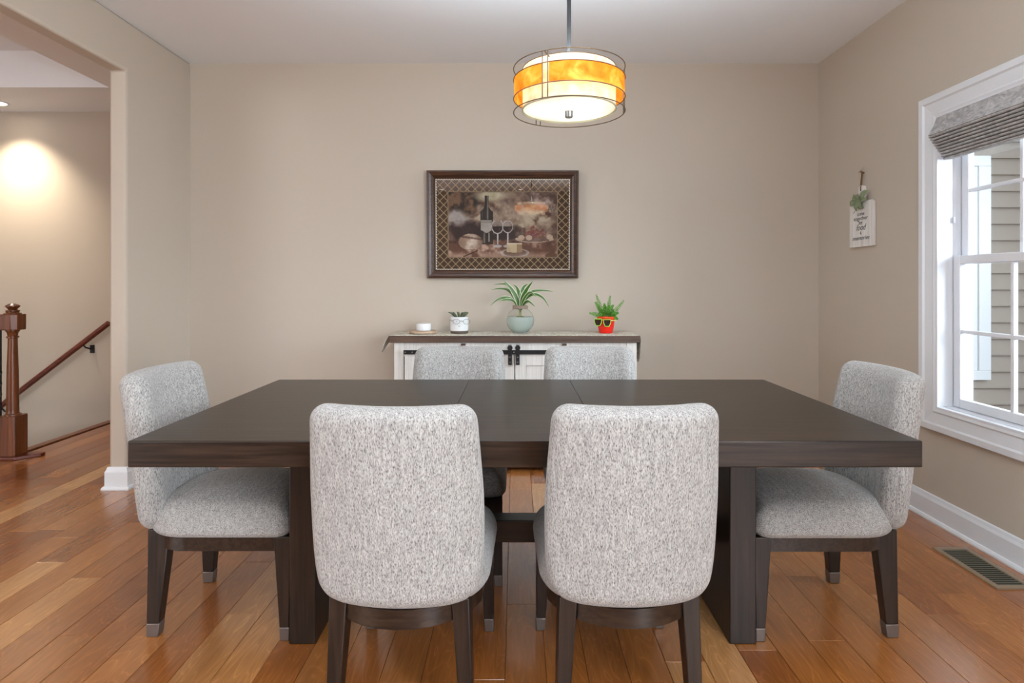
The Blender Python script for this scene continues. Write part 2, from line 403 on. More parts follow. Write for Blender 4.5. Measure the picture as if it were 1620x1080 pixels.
# ---- stair hall: nosing, steps
tag(MB().box(-3.56, -3.49, 4.1, 5.2, -0.03, 0.004).build('trim_1', CHERRY, bevel=0.006), 'wood nosing at the top stair', kind='structure')
stairs = empty('stairs', (0, 0, 0), kind='structure', label='stairs going down beside the hall wall')
for i in range(1, 7):
    tr = MB().box(-3.52 - 0.27 * i, -3.22 - 0.27 * i - 0.03, 4.12, 5.2, -0.185 * i - 0.03, -0.185 * i)
    tr.build('tread', CHERRY_X, stairs); MB().box(-3.54 - 0.27 * (i - 1), -3.52 - 0.27 * (i - 1), 4.12, 5.2, -0.185 * i, -0.185 * (i - 1) - 0.03).build('riser', TRIM, stairs)

# ------------------------------------------------------------------ dining table
TX0, TX1, TY0, TY1, TZ = -1.09, 1.146, 1.67, 2.74, 0.757
tb = empty('dining_table', (0.03, 2.2, 0), label='long dark espresso oak dining table with thick top and trestle base', cat='table')
def tpart(mb, name, mat, bevel=0.004): 
    o = mb.build(name, mat, tb, bevel=bevel); o.location = (-0.03, -2.2, 0); return o
for nm, a, b in (('tabletop', TX0, -0.2115), ('table_leaf', -0.2105, 0.2475), ('tabletop', 0.2485, TX1)):
    tpart(MB().box(a, b, TY0, TY1, TZ - 0.075, TZ), nm, ESP_X, 0.0035 if nm == 'tabletop' else 0.001)
for a, b in ((-0.752, -0.663), (0.713, 0.802)):
    tpart(MB().box(a, b, 1.975, 2.43, 0.0, TZ - 0.075), 'pedestal', ESP_Z)
tpart(MB().box(-0.663, 0.713, 2.165, 2.245, 0.255, 0.335), 'stretcher', ESP_X)
tpart(MB().box(-0.95, 1.0, 1.9, 1.96, TZ - 0.11, TZ - 0.075).box(-0.95, 1.0, 2.44, 2.5, TZ - 0.11, TZ - 0.075), 'slide_rail', ESP_X)

# ------------------------------------------------------------------ dining chairs
def warp(n_edge, L):
    """grid positions from 0..L, dense at both ends"""
    e = [0, 0.002, 0.006, 0.012, 0.02, 0.03, 0.042, 0.056]
    m = [e[-1] + (L - 2 * e[-1]) * i / n_edge for i in range(1, n_edge)]
    return e + m + [L - q for q in reversed(e)]
def slab(Wd, Hd, radii, R, n1=9, n2=9):
    """rounded-outline sheet: list of rows of (s, t, thickness factor 0..1, corner distance)"""
    xs = warp(n1, Wd); zs = warp(n2, Hd); rows = []
    for zz in zs:
        row = []
        for xx in xs:
            s, t = xx - Wd / 2, zz
            r = radii[(1 if t > Hd / 2 else 0)]
            sx = 1 if s > 0 else -1
            a = abs(s) - (Wd / 2 - r); b = (t - (Hd - r)) if t > Hd / 2 else (r - t)
            if a > 0 and b > 0:
                ln = math.hypot(a, b); q = max(a, b) / ln
                a2, b2 = a * q, b * q; d = r - math.hypot(a2, b2)
                s = sx * (Wd / 2 - r + a2); t = (Hd - r + b2) if t > Hd / 2 else r - b2
            else: d = min(Wd / 2 - abs(s), t, Hd - t)
            d = max(d, 0.0); h = 1.0 if d >= R else math.sqrt(max(0, 1 - (1 - d / R) ** 2))
            row.append((s, t, h, d))
        rows.append(row)
    return rows
def two_sheets(rows, fa, fb):
    """close the slab: sheet a and sheet b share the rim"""
    nr, nc = len(rows), len(rows[0]); vs = []; ia = {}; ib = {}
    for j in range(nr):
        for i in range(nc):
            ia[j, i] = len(vs); vs.append(fa(*rows[j][i]))
            if j in (0, nr - 1) or i in (0, nc - 1): ib[j, i] = ia[j, i]
            else: ib[j, i] = len(vs); vs.append(fb(*rows[j][i]))
    fs = []
    for j in range(nr - 1):
        for i in range(nc - 1):
            for ix, flip in ((ia, False), (ib, True)):
                f = (ix[j, i], ix[j, i + 1], ix[j + 1, i + 1], ix[j + 1, i]); fs.append(f[::-1] if flip else f)
    return MB().add(vs, fs)
def make_chair():
    root = empty('dining_chair')
    # backrest, bent round the sitter and leaning back
    T, RB, Z0, H = 0.088, 0.42, 0.348, 0.543
    def bend(s, t, n):
        tw = 1.0 - 0.075 * max(0, (t / H - 0.55)) / 0.45 - 0.05 * max(0, 0.3 - t / H) / 0.3
        a = s * tw / RB
        y = -RB * math.cos(a) + RB; x = RB * math.sin(a)
        nx, ny = math.sin(a), -math.cos(a)
        lean = -0.075 * (t / H) ** 1.3
        return (x + nx * n, -0.312 + T / 2 + y + lean + ny * n, Z0 + t)
    rows = slab(0.473, H, (0.085, 0.044), 0.044, 10, 10)
    mb = two_sheets(rows, lambda s, t, h, d: bend(s, t, h * T / 2 + 0.010 * min(1, d / 0.18)), lambda s, t, h, d: bend(s, t, -h * T / 2 - 0.012 * min(1, d / 0.18)))
    bk = mb.build('backrest', FAB_BACK, root, smooth=True)
    sub = bk.modifiers.new('soft', 'SUBSURF'); sub.levels = 1; sub.render_levels = 1
    # seat cushion
    SW, SD = 0.472, 0.52
    rows = slab(SW, SD, (0.15, 0.055), 0.07, 9, 9)
    def top(s, t, h, d):
        dome = (1 - (2 * s / SW) ** 2) * (1 - (2 * t / SD - 1) ** 2)
        return (s, -0.27 + t, 0.364 + 0.077 * h + 0.04 * max(0, dome) ** 0.7)
    def bot(s, t, h, d): return (s, -0.27 + t, 0.364 - 0.017 * min(1, d / 0.012))
    st = two_sheets(rows, top, bot).build('seat', FAB_SEAT, root, smooth=True)
    sub = st.modifiers.new('soft', 'SUBSURF'); sub.levels = 1; sub.render_levels = 1
    # curved apron band
    pts = [(-0.213, 0.245), (-0.213, -0.10)]
    Ra, yc = 0.24, -0.075
    for i in range(13):
        a = math.radians(197 + (343 - 197) * i / 12); pts.append((0.222 * math.cos(a), yc + 0.215 * math.sin(a)))
    pts += [(0.213, -0.10), (0.213, 0.245)]
    inner = [(p[0] * 0.86, 0.22 if p[1] > 0.2 else p[1] * 0.86) for p in pts]
    loop = pts; n = len(loop); vs = []
    for (o_, i_) in zip(loop, inner): vs += [(o_[0], o_[1], 0.298), (o_[0], o_[1], 0.349), (i_[0], i_[1], 0.349), (i_[0], i_[1], 0.298)]
    fs = []
    for j in range(n):
        a, b = j * 4, ((j + 1) % n) * 4
        for q in range(4): fs.append((a + q, b + q, b + (q + 1) % 4, a + (q + 1) % 4))
    MB().add(vs, fs).build('apron', ESP_X, root, smooth='auto')
    # legs with metal feet
    for sx in (-1, 1):
        MB().taper((sx * 0.205, 0.2325, 0.045), 0.032, 0.033, (sx * 0.196, 0.225, 0.349), 0.05, 0.058).build('leg', ESP_Z, root, bevel=0.003)
        f = MB().taper((sx * 0.2065, 0.2335, 0.0), 0.030, 0.031, (sx * 0.205, 0.2325, 0.045), 0.0335, 0.0345).build('foot_cap', FERR, root.children[-1], bevel=0.003)
        MB().taper((sx * 0.181, -0.222, 0.045), 0.036, 0.042, (sx * 0.165, -0.208, 0.36), 0.048, 0.074).build('leg', ESP_Z, root, bevel=0.003)
        MB().taper((sx * 0.183, -0.224, 0.0), 0.034, 0.039, (sx * 0.181, -0.222, 0.045), 0.0375, 0.0455).build('foot_cap', FERR, root.children[-1], bevel=0.003)
    return root
chair = make_chair()
CH = [  # x, y, rotation, label
    (-0.303, 1.835, -0.035, 'pale tweed upholstered dining chair seen from behind, near side of table, left one'),
    (0.301, 1.840, 0.03, 'pale tweed upholstered dining chair seen from behind, near side of table, right one'),
    (-1.008, 2.215, -PI / 2, 'pale tweed upholstered dining chair at the end of the table by the wall opening'),
    (1.055, 2.21, PI / 2, 'pale tweed upholstered dining chair at the end of the table beside the window'),
    (-0.272, 2.60, PI, 'pale tweed dining chair across the table under the white pot with round glasses'),
    (0.362, 2.60, PI, 'pale tweed dining chair across the table, before the red pot end of the sideboard')]
for i, (x, y, rz, lab) in enumerate(CH):
    c = chair if i == 0 else copy_tree(chair)
    c.location = (x, y, 0); c.rotation_euler = (0, 0, rz); tag(c, lab, 'chair', 'tweed dining chairs around the table')

# ------------------------------------------------------------------ sideboard
SX0, SX1, SY0, SZ = -0.772, 0.774, 3.785, 0.867
sb = empty('sideboard', (0, 3.95, 0), label='white farmhouse sideboard with dark wood top and black barn door hardware', cat='sideboard')
def sp(mb, name, mat, bevel=0.002, par=None, smooth=None):
    o = mb.build(name, mat, par or sb, bevel=bevel, smooth=smooth)
    if par is None: o.location = (0, -3.95, 0)
    return o
sp(MB().box(-0.800, 0.792, 3.765, 4.125, SZ - 0.043, SZ), 'top_board', TOPW, 0.003)
body = MB().box(SX0, SX0 + 0.02, SY0 + 0.02, 4.11, 0.0, SZ - 0.043).box(SX1 - 0.02, SX1, SY0 + 0.02, 4.11, 0, SZ - 0.043).box(SX0, SX1, 4.09, 4.11, 0.05, SZ - 0.043).box(SX0 + 0.02, SX1 - 0.02, SY0 + 0.02, 4.09, 0.06, 0.08)
sp(body, 'carcass', WHITEWASH, 0)
for a, b in ((SX0, SX0 + 0.062), (SX1 - 0.062, SX1)): sp(MB().box(a, b, SY0, SY0 + 0.04, 0.0, SZ - 0.043), 'corner_post', WHITEWASH)
sp(MB().box(SX0 + 0.062, SX1 - 0.062, SY0 + 0.006, SY0 + 0.03, SZ - 0.135, SZ - 0.043), 'top_rail', WHITEWASH)
sp(MB().box(SX0 + 0.062, SX1 - 0.062, SY0 + 0.004, SY0 + 0.03, 0.03, 0.10), 'bottom_rail', WHITEWASH)
DZ0, DZ1 = 0.09, SZ - 0.105
for a, b in ((SX0 + 0.07, -0.006), (0.0, SX1 - 0.07)):
    d = bpy.data.objects.new('door', None); link(d, sb); d.location = (0, -3.95, 0)
    yf = SY0 - 0.012
    MB().box(a, a + 0.07, yf, yf + 0.02, DZ0, DZ1).box(b - 0.07, b, yf, yf + 0.02, DZ0, DZ1).box(a + 0.07, b - 0.07, yf, yf + 0.02, DZ1 - 0.085, DZ1).box(a + 0.07, b - 0.07, yf, yf + 0.02, DZ0, DZ0 + 0.085).build('door_frame', WHITEWASH, d, bevel=0.002)
    n = 6
    for i in range(n):
        w = (b - a - 0.14) / n; xa = a + 0.07 + i * w
        MB().box(xa + 0.001, xa + w - 0.001, yf + 0.008, yf + 0.018, DZ0 + 0.08, DZ1 - 0.08).build('plank', WHITEWASH, d, bevel=0.0025, seg=1)
zr = EYE - (557 - CY) / F * 3.76
sp(MB().box(SX0 + 0.065, SX1 - 0.065, SY0 - 0.026, SY0 - 0.018, zr - 0.013, zr + 0.013), 'barn_rail', BLACK, 0.001)
for px in (641, 652, 807 + 6, 985): 
    c = P(px, 557, 3.757); sp(MB().lathe([(0.0, 0.0), (0.005, 0.0), (0.006, 0.002)], 10).build and MB().box(c.x - 0.004, c.x + 0.004, SY0 - 0.031, SY0 - 0.026, zr - 0.004, zr + 0.004), 'bolt', STEEL, 0.001)
for px in (806.8, 819.0):
    c = P(px, 560, 3.755); zt = EYE - (546 - CY) / F * 3.755; zb = EYE - (577 - CY) / F * 3.755
    h = sp(MB().box(c.x - 0.012, c.x + 0.012, SY0 - 0.036, SY0 - 0.028, zb, zt - 0.018), 'strap_hanger', BLACK, 0.001)
    MB().lathe([(0.0001, -0.005), (0.015, -0.005), (0.017, 0), (0.015, 0.005), (0.0001, 0.005)], 20).build('roller', BLACK, h, smooth='auto')
    rl = h.children[-1]; rl.rotation_euler = (PI / 2, 0, 0); rl.location = (c.x, SY0 - 0.036, zt - 0.016)
    MB().box(c.x - 0.011, c.x + 0.011, SY0 - 0.034, SY0 - 0.03, zt - 0.004, zt + 0.004).build('clip', STEEL, h)
    for zz in (zr + 0.022, zr - 0.03, zr - 0.062):
        MB().box(c.x - 0.0035, c.x + 0.0035, SY0 - 0.040, SY0 - 0.036, zz - 0.0035, zz + 0.0035).build('bolt', STEEL, h, bevel=0.001)
for px in (733, 893):
    c = P(px, 545, 3.785); sp(MB().box(c.x - 0.014, c.x + 0.014, SY0 - 0.004, SY0 + 0.008, c.z - 0.006, c.z + 0.007), 'rail_stop', TOPW, 0.001)

# table runner draped over both ends
RUN = M('ivory_crackle_runner', lin(205, 200, 186), 0.85); t = NT(RUN)
mp = t.coords((1, 1, 1)); vo = t.n('ShaderNodeTexNoise', i_Scale=38.0, i_Detail=4.0, i_Distortion=1.5); t.l(mp, 'Vector', vo, 'Vector')
r = t.ramp([(0.38, lin(176, 168, 148)), (0.52, lin(206, 201, 186)), (0.64, lin(224, 221, 210))]); t.l(vo, 'Fac', r, 'Fac'); t.l(r, 'Color', t.b, 'Base Color')
rn = MB(); vs = []; prof = []
zt = SZ + 0.0015
#          x, z, y-front, y-back, flare in x for the front/back edge
prof = [(-0.853, zt - 0.108, 3.79, 3.83), (-0.838, zt - 0.06, 3.775, 3.95), (-0.815, zt - 0.018, 3.772, 4.07), (-0.806, zt - 0.003, 3.775, 4.10), (-0.797, zt, 3.770, 4.105)]
for i in range(1, 24): prof.append((-0.797 + 1.586 * i / 24, zt, 3.770, 4.105))
prof += [(0.789, zt, 3.770, 4.105), (0.797, zt - 0.003, 3.772, 4.10), (0.800, zt - 0.03, 3.775, 4.09), (0.802, zt - 0.09, 3.79, 4.06), (0.806, zt - 0.16, 3.84, 4.02), (0.809, zt - 0.185, 3.90, 3.96)]
m = 8
for (x, zz, ya, yb) in prof:
    for j in range(m + 1): vs.append((x, ya + (yb - ya) * j / m, zz))
fs = [(i * (m + 1) + j, (i + 1) * (m + 1) + j, (i + 1) * (m + 1) + j + 1, i * (m + 1) + j + 1) for i in range(len(prof) - 1) for j in range(m)]
run = rn.add(vs, fs).build('table_runner', RUN, smooth=True)
so = run.modifiers.new('cloth', 'SOLIDIFY'); so.thickness = 0.002; so.offset = 0
tag(run, 'ivory patterned cloth runner laid along the sideboard with hanging ends', 'table runner')
ZS = zt + 0.0022

# coaster and puck
COAST = wood('pale_coaster_wood', lin(150, 122, 96), lin(196, 172, 146), 0.6, 'x', 1.0)
c = P(669.5, 525, 3.93)
cs = tag(MB().lathe([(0.0001, 0), (0.088, 0), (0.094, 0.004), (0.094, 0.014), (0.09, 0.018), (0.0001, 0.018)], 48).build('wood_coaster', COAST, smooth='auto', loc=(c.x, c.y, ZS)), 'round pale wooden coaster under the white puck on the sideboard', 'coaster')
WPL = M('white_plastic', lin(228, 230, 232), 0.35)
pk = MB().lathe([(0.0001, 0), (0.044, 0), (0.047, 0.003), (0.048, 0.012), (0.048, 0.038), (0.044, 0.046), (0.036, 0.048), (0.0001, 0.048)], 48).build('white_puck', WPL, smooth='auto', loc=(c.x + 0.003, c.y, ZS + 0.0182))
tag(pk, 'small round white plastic puck device standing on the wooden coaster', 'device')

# white face pot with succulent
c = P(726.5, 526, 3.93); CER = M('white_glazed_ceramic', lin(226, 228, 228), 0.2)
pot = empty('face_pot', (c.x, c.y, ZS), label='white ceramic plant pot with dark base and little smiling face', cat='plant pot')
MB().lathe([(0.0001, 0.018), (0.058, 0.018), (0.061, 0.03), (0.061, 0.106), (0.058, 0.109), (0.054, 0.106), (0.054, 0.09), (0.0001, 0.09)], 40).build('pot_body', CER, pot, smooth='auto')
MB().lathe([(0.0001, 0.0), (0.054, 0.0), (0.058, 0.006), (0.0585, 0.018), (0.0001, 0.018)], 40).build('pot_base', M('dark_clay_base', lin(88, 76, 66), 0.6), pot, smooth='auto')
INK = M('grey_ink', lin(92, 92, 94), 0.5)
def arc_on(rad, pts, r=0.0008):
    return MB().tube([(rad * math.sin(a), -rad * math.cos(a), z) for a, z in pts], r, 6)
def join(mbs):
    o = MB()
    for q in mbs: o.add(q.v, q.f)
    return o
def ring_pts(a0, z0, ra, rz, n=24): return [(a0 + ra * math.cos(2 * PI * i / n), z0 + rz * math.sin(2 * PI * i / n)) for i in range(n)]
arc_on(0.0612, [(0.1 + 0.09 * math.cos(q), 0.058 + 0.012 * math.sin(q)) for q in np.linspace(PI * 1.1, PI * 1.9, 8)], 0.0009).build('printed_smile', INK, pot, smooth=True)
for ea in (-0.18, 0.42): arc_on(0.0612, ring_pts(ea, 0.082, 0.02, 0.0016, 8), 0.0014).build('printed_eye', INK, pot, smooth=True)
LEAFG = M('succulent_green', lin(100, 110, 86), 0.5)
rs = random.Random(3)
for i in range(11):
    a = i / 11 * 2 * PI + 0.2; L = 0.035 + 0.02 * rs.random(); r0 = 0.02; el = 0.35 + 0.5 * rs.random()
    pts = [(math.cos(a) * (r0 + L * q), math.sin(a) * (r0 + L * q), 0.098 + 0.032 * math.sin(q * PI * el) + 0.008 * q) for q in np.linspace(0, 1, 7)]
    MB().tube(pts, [0.003, 0.005, 0.006, 0.0065, 0.006, 0.0045, 0.0015], 7).build('leaf', LEAFG, pot, smooth=True)
gl = empty('wire_glasses', (c.x, c.y, ZS + 0.07), label='tiny thin wire round glasses worn by the white face pot', cat='glasses')
def flat_ring(x0, y0, z0, rx, rz, r, n=24): return MB().tube([(x0 + rx * math.cos(2 * PI * i / n), y0, z0 + rz * math.sin(2 * PI * i / n)) for i in range(n)], r, 6, closed=True)
WIRE = M('grey_wire', lin(98, 96, 98), 0.4, 0.7)
for x in (-0.012, 0.054):
    flat_ring(x, -0.0645, 0.010, 0.022, 0.017, 0.0011).build('rim', WIRE, gl, smooth=True)
MB().tube([(0.010, -0.0645, 0.012), (0.021, -0.0655, 0.015), (0.032, -0.0645, 0.012)], 0.0011, 6).build('bridge', WIRE, gl, smooth=True)
MB().tube([(-0.034, -0.0645, 0.012), (-0.050, -0.052, 0.018), (-0.064, -0.018, 0.018), (-0.066, 0.02, 0.010)], 0.0011, 6).build('temple', WIRE, gl, smooth=True)
MB().tube([(0.076, -0.0645, 0.012), (0.078, -0.045, 0.014), (0.074, -0.010, 0.014), (0.066, 0.02, 0.010)], 0.0011, 6).build('temple', WIRE, gl, smooth=True)

# glass vase with a striped-leaf plant
c = P(823, 527, 3.935)
VG = M('vase_glass', (0.975, 0.992, 0.985, 1), 0.0); VG.node_tree.nodes['Principled BSDF'].inputs['Transmission Weight'].default_value = 1.0; VG.node_tree.nodes['Principled BSDF'].inputs['IOR'].default_value = 1.12
GEL = M('pale_green_gel', lin(212, 224, 216), 0.35); GEL.node_tree.nodes['Principled BSDF'].inputs['Transmission Weight'].default_value = 0.25; GEL.node_tree.nodes['Principled BSDF'].inputs['IOR'].default_value = 1.2
vz = empty('glass_vase', (c.x, c.y, ZS), label='round clear glass vase of pale green gel with cork collar', cat='vase')
Rv = 0.092
outer = [(0.0001, 0.0), (0.055, 0.0)] + [(Rv * math.cos(a), 0.084 + 0.088 * math.sin(a)) for a in np.linspace(-1.1, 1.02, 16)] + [(0.047, 0.162), (0.05, 0.178)]
inner = [(max(0.0001, r - 0.003), z + 0.0001 if z > 0.004 else 0.004) for r, z in reversed(outer)]
MB().lathe(outer + inner, 48).build('vase_body', VG, vz, smooth=True)
gelp = [(0.0001, 0.0045)] + [(r - 0.0034, max(z, 0.0048)) for r, z in outer[1:] if z < 0.105] 
gelp += [(0.085, 0.108), (0.0001, 0.106)]
MB().lathe(gelp, 48).build('gel', GEL, vz, smooth='auto')
MB().lathe([(0.042, 0.160), (0.051, 0.163), (0.052, 0.180), (0.042, 0.183)], 40, close=True).build('collar', M('cork_collar', lin(140, 122, 106), 0.7), vz, smooth='auto')
ROOT = M('pale_roots', lin(150, 150, 100), 0.7)
for i in range(9):
    a = i * 0.7; L = 0.03 + 0.008 * (i % 3)
    MB().tube([(0, 0, 0.19), (0.003 * math.cos(a), 0.003 * math.sin(a), 0.15), (0.006 * math.cos(a), 0.006 * math.sin(a), 0.115), (L * math.cos(a), L * math.sin(a), 0.102), (L * 1.1 * math.cos(a), L * 1.1 * math.sin(a), 0.085)], [0.004, 0.004, 0.003, 0.003, 0.001], 6).build('root', ROOT, vz, smooth=True)
# leaves are a plant of their own, standing in the vase
STRIPE = M('striped_leaf', lin(60, 100, 40), 0.4); t = NT(STRIPE)
at = t.n('ShaderNodeAttribute', attribute_name='across'); r = t.ramp([(0.0, lin(206, 214, 180)), (0.12, lin(206, 214, 180)), (0.2, lin(52, 88, 34)), (0.5, lin(74, 116, 44)), (0.8, lin(50, 86, 34)), (0.88, lin(206, 214, 180)), (1.0, lin(214, 220, 190))])
t.l(at, 'Fac', r, 'Fac'); t.l(r, 'Color', t.b, 'Base Color')
def ribbon(pts, width, name, mat, parent, side=None, fold=0.25, n=18):
    """leaf blade along a smooth curve through pts, with a folded midrib and pointed tip"""
    P_ = [Vector(p) for p in pts]
    ts = np.linspace(0, len(P_) - 1, n); cur = []
    for q in ts:
        i = min(int(q), len(P_) - 2); f = q - i
        p0, p1, p2, p3 = P_[max(i - 1, 0)], P_[i], P_[i + 1], P_[min(i + 2, len(P_) - 1)]
        cur.append(0.5 * ((2 * p1) + (p2 - p0) * f + (2 * p0 - 5 * p1 + 4 * p2 - p3) * f * f + (3 * p1 - p0 - 3 * p2 + p3) * f ** 3))
    vs = []; ac = []
    for i, p in enumerate(cur):
        tg = (cur[min(i + 1, n - 1)] - cur[max(i - 1, 0)]).normalized()
        s = Vector(side) if side is not None else tg.cross(Vector((0, 1, 0)))
        s = (s - tg * s.dot(tg)); s = s.normalized() if s.length > 1e-4 else Vector((0, 1, 0))
        nn = s.cross(tg).normalized(); u = i / (n - 1)
        w = width / 2 * (0.45 + 0.55 * min(1, u / 0.35)) * (1 - max(0, (u - 0.45) / 0.55) ** 1.7) + 0.0003
        for k_, e in enumerate((-1, -0.5, 0, 0.5, 1)):
            vs.append(p + s * (w * e) + nn * (w * fold * abs(e))); ac.append((e + 1) / 2)
    fs = [(i * 5 + j, i * 5 + j + 1, i * 5 + 6 + j, i * 5 + 5 + j) for i in range(n - 1) for j in range(4)]
    o = MB().add(vs, fs).build(name, mat, parent, smooth=True)
    a_ = o.data.attributes.new('across', 'FLOAT', 'POINT'); a_.data.foreach_set('value', ac)
    so_ = o.modifiers.new('thick', 'SOLIDIFY'); so_.thickness = 0.0008
    return o
sp_ = empty('striped_plant', (c.x, c.y, ZS + 0.185), label='green and white striped strap-leaf plant standing in the glass vase', cat='plant')
def vp(px, py, dy=0.0):
    q = P(px, py, 3.935); return (q.x - c.x, dy, q.z - (ZS + 0.185))
LV = [([(822, 490), (818, 474), (809, 457), (797, 444)], 0.034, -0.03, 1), ([(822, 490), (814, 470), (803, 451), (792, 449), (781, 450)], 0.014, 0.05, 0),
      ([(821, 489), (813, 470), (804, 459), (792, 456), (777, 458)], 0.020, -0.02, 0), ([(820, 489), (811, 474), (800, 470), (788, 473), (776, 483)], 0.020, -0.06, 0),
      ([(820, 489), (813, 476), (803, 473), (796, 474), (789, 476)], 0.018, -0.09, 0), ([(823, 490), (822, 470), (818, 456), (812, 450)], 0.030, 0.05, 1),
      ([(824, 490), (826, 472), (833, 457), (843, 444)], 0.040, -0.05, 1), ([(824, 490), (830, 472), (842, 461), (858, 459), (877, 461)], 0.022, 0.03, 0),
      ([(825, 489), (832, 473), (844, 465), (858, 470), (868, 485)], 0.022, -0.06, 0), ([(825, 489), (830, 479), (836, 476), (846, 484)], 0.022, -0.09, 0),
      ([(824, 490), (828, 474), (838, 462), (848, 469)], 0.020, -0.08, 0), ([(823, 490), (824, 470), (828, 455), (836, 449)], 0.030, 0.07, 1)]
for pl, w, dy, face in LV:
    n = len(pl); ribbon([vp(px, py, dy * (i / (n - 1))) for i, (px, py) in enumerate(pl)], w, 'leaf', STRIPE, sp_, side=(0.9, 0.3, 0) if face else None)

# red pot with fern and toy sunglasses
c = P(958.5, 526, 3.95); RED = M('red_glazed_pot', lin(232, 36, 20), 0.3); ORR = M('orange_red_rim', lin(226, 78, 30), 0.3)
rp_ = empty('red_pot', (c.x, c.y, ZS), label='glossy red plant pot wearing green sunglasses on the sideboard', cat='plant pot')
MB().lathe([(0.0001, 0), (0.042, 0), (0.045, 0.004), (0.052, 0.04), (0.058, 0.085), (0.059, 0.096), (0.054, 0.096), (0.052, 0.085), (0.0001, 0.083)], 40).build('pot_body', RED, rp_, smooth='auto')
MB().lathe([(0.053, 0.096), (0.0595, 0.0955), (0.0605, 0.104), (0.057, 0.110), (0.052, 0.108)], 40, close=True).build('rim', ORR, rp_, smooth='auto')
MB().lathe([(0.0001, 0.092), (0.052, 0.092)], 24).build('soil', M('potting_soil', lin(60, 44, 34), 0.9), rp_)
FERN = M('fern_green', lin(84, 140, 44), 0.5); t = NT(FERN); oi = t.n('ShaderNodeTexNoise', i_Scale=40.0); r = t.ramp([(0.3, lin(50, 112, 18)), (0.7, lin(112, 176, 60))]); t.l(oi, 'Fac', r, 'Fac'); t.l(r, 'Color', t.b, 'Base Color')
fe = empty('fern', (c.x, c.y, ZS + 0.095), label='small bright green fern growing in the red pot', cat='plant')
def frond(pts, w, seedv):
    P_ = [Vector(p) for p in pts]; n = 16; rr = random.Random(seedv)
    cur = []
    for q in np.linspace(0, len(P_) - 1, n):
        i = min(int(q), len(P_) - 2); f = q - i; cur.append(P_[i].lerp(P_[i + 1], f))
    mb = MB().tube(cur, [0.0016] * (n - 1) + [0.0006], 5)
    for i in range(2, n):
        tg = (cur[i] - cur[i - 1]).normalized(); s = tg.cross(Vector((0.2, 1, 0.1))).normalized(); u = i / (n - 1)
        L = w * (0.55 + 0.45 * math.sin(u * PI)) * (1 - 0.5 * u)
        for e in (-1, 1):
            d = (s * e + tg * 0.35 + Vector((0, rr.uniform(-0.5, 0.3), 0))).normalized(); q = tg * 0.0034 + Vector((0, rr.uniform(-.003, .003), 0))
            b = cur[i]; tip = b + d * L + Vector((0, 0, -0.15 * L)); mid = b + d * (L * 0.55) + Vector((0, -0.0015, 0.0015))
            mb.add([b - q * 0.6, mid - q, tip, mid + q, b + q * 0.6, mid + Vector((0, 0.001, 0.002))], [(0, 1, 5), (1, 2, 5), (2, 3, 5), (3, 4, 5), (4, 0, 5)])
    o = mb.build('frond', FERN, fe, smooth=False); return o
def fp(px, py, dy): q = P(px, py, 3.95); return (q.x - c.x, dy, q.z - (ZS + 0.095))
FR = [((953, 502), (950, 485), (944, 467), .02), ((954, 502), (948, 488), (941, 478), -.03), ((961, 502), (963, 486), (966, 469), .02), ((964, 502), (974, 490), (986, 476), -.01),
      ((955, 502), (945, 497), (932, 495), -.03), ((963, 502), (969, 497), (976, 494), -.05), ((964, 502), (970, 500), (975, 504), -.05), ((957, 502), (956, 490), (954, 480), -.06),
      ((959, 502), (960, 490), (961, 482), -.07), ((961, 502), (966, 490), (972, 483), .05), ((956, 502), (950, 494), (946, 488), -.06), ((958, 502), (958, 492), (957, 484), .05), ((962, 502), (966, 496), (968, 489), -.06)]
for i, (a, b, d, dy) in enumerate(FR): frond([fp(*a, 0), fp(*b, dy * 0.6), fp(*d, dy)], 0.025, i)
SG = empty('toy_sunglasses', (c.x, c.y, ZS + 0.07), label='lime green toy sunglasses with dark lenses on the red pot', cat='sunglasses')
LIME = M('lime_plastic', lin(150, 205, 70), 0.35); LENS = M('dark_lens', lin(48, 34, 22), 0.08)
def q2(px, py): q = P(px, py, 3.885); return (q.x - c.x, q.z - (ZS + 0.07))
for (a, b) in (((940.5, 504.5), (951.5, 515)), ((955, 505.5), (966, 516))):
    (xa, za), (xb, zb) = q2(*a), q2(*b)
    ol = [(xa, za), (xb, za), (xb, (za + zb) / 2), (xb - 0.010, zb), (xa + 0.010, zb), (xa, (za + zb) / 2)]
    MB().tube([(x, -0.064, zz) for x, zz in ol], 0.0032, 8, closed=True).build('rim', LIME, SG, smooth=True)
    MB().prism(ol, 'y', -0.0655, -0.0635).build('lens', LENS, SG)
(xa, za), (xb, _) = q2(951.5, 506), q2(955, 506)
MB().tube([(xa, -0.064, za), (xb, -0.064, za)], 0.0032, 8).build('bridge', LIME, SG, smooth=True)
(xa, za) = q2(966, 507)
MB().tube([(xa, -0.064, za), (0.062, -0.045, za), (0.0665, -0.01, za + 0.001), (0.062, 0.03, za)], 0.003, 8).build('temple', M('pale_yellow_plastic', lin(226, 224, 130), 0.4), SG, smooth=True)
(xa, za) = q2(940.5, 506)
MB().tube([(xa, -0.064, za), (-0.072, -0.045, za), (-0.0665, -0.01, za), (-0.062, 0.03, za)], 0.003, 8).build('temple', LIME, SG, smooth=True)

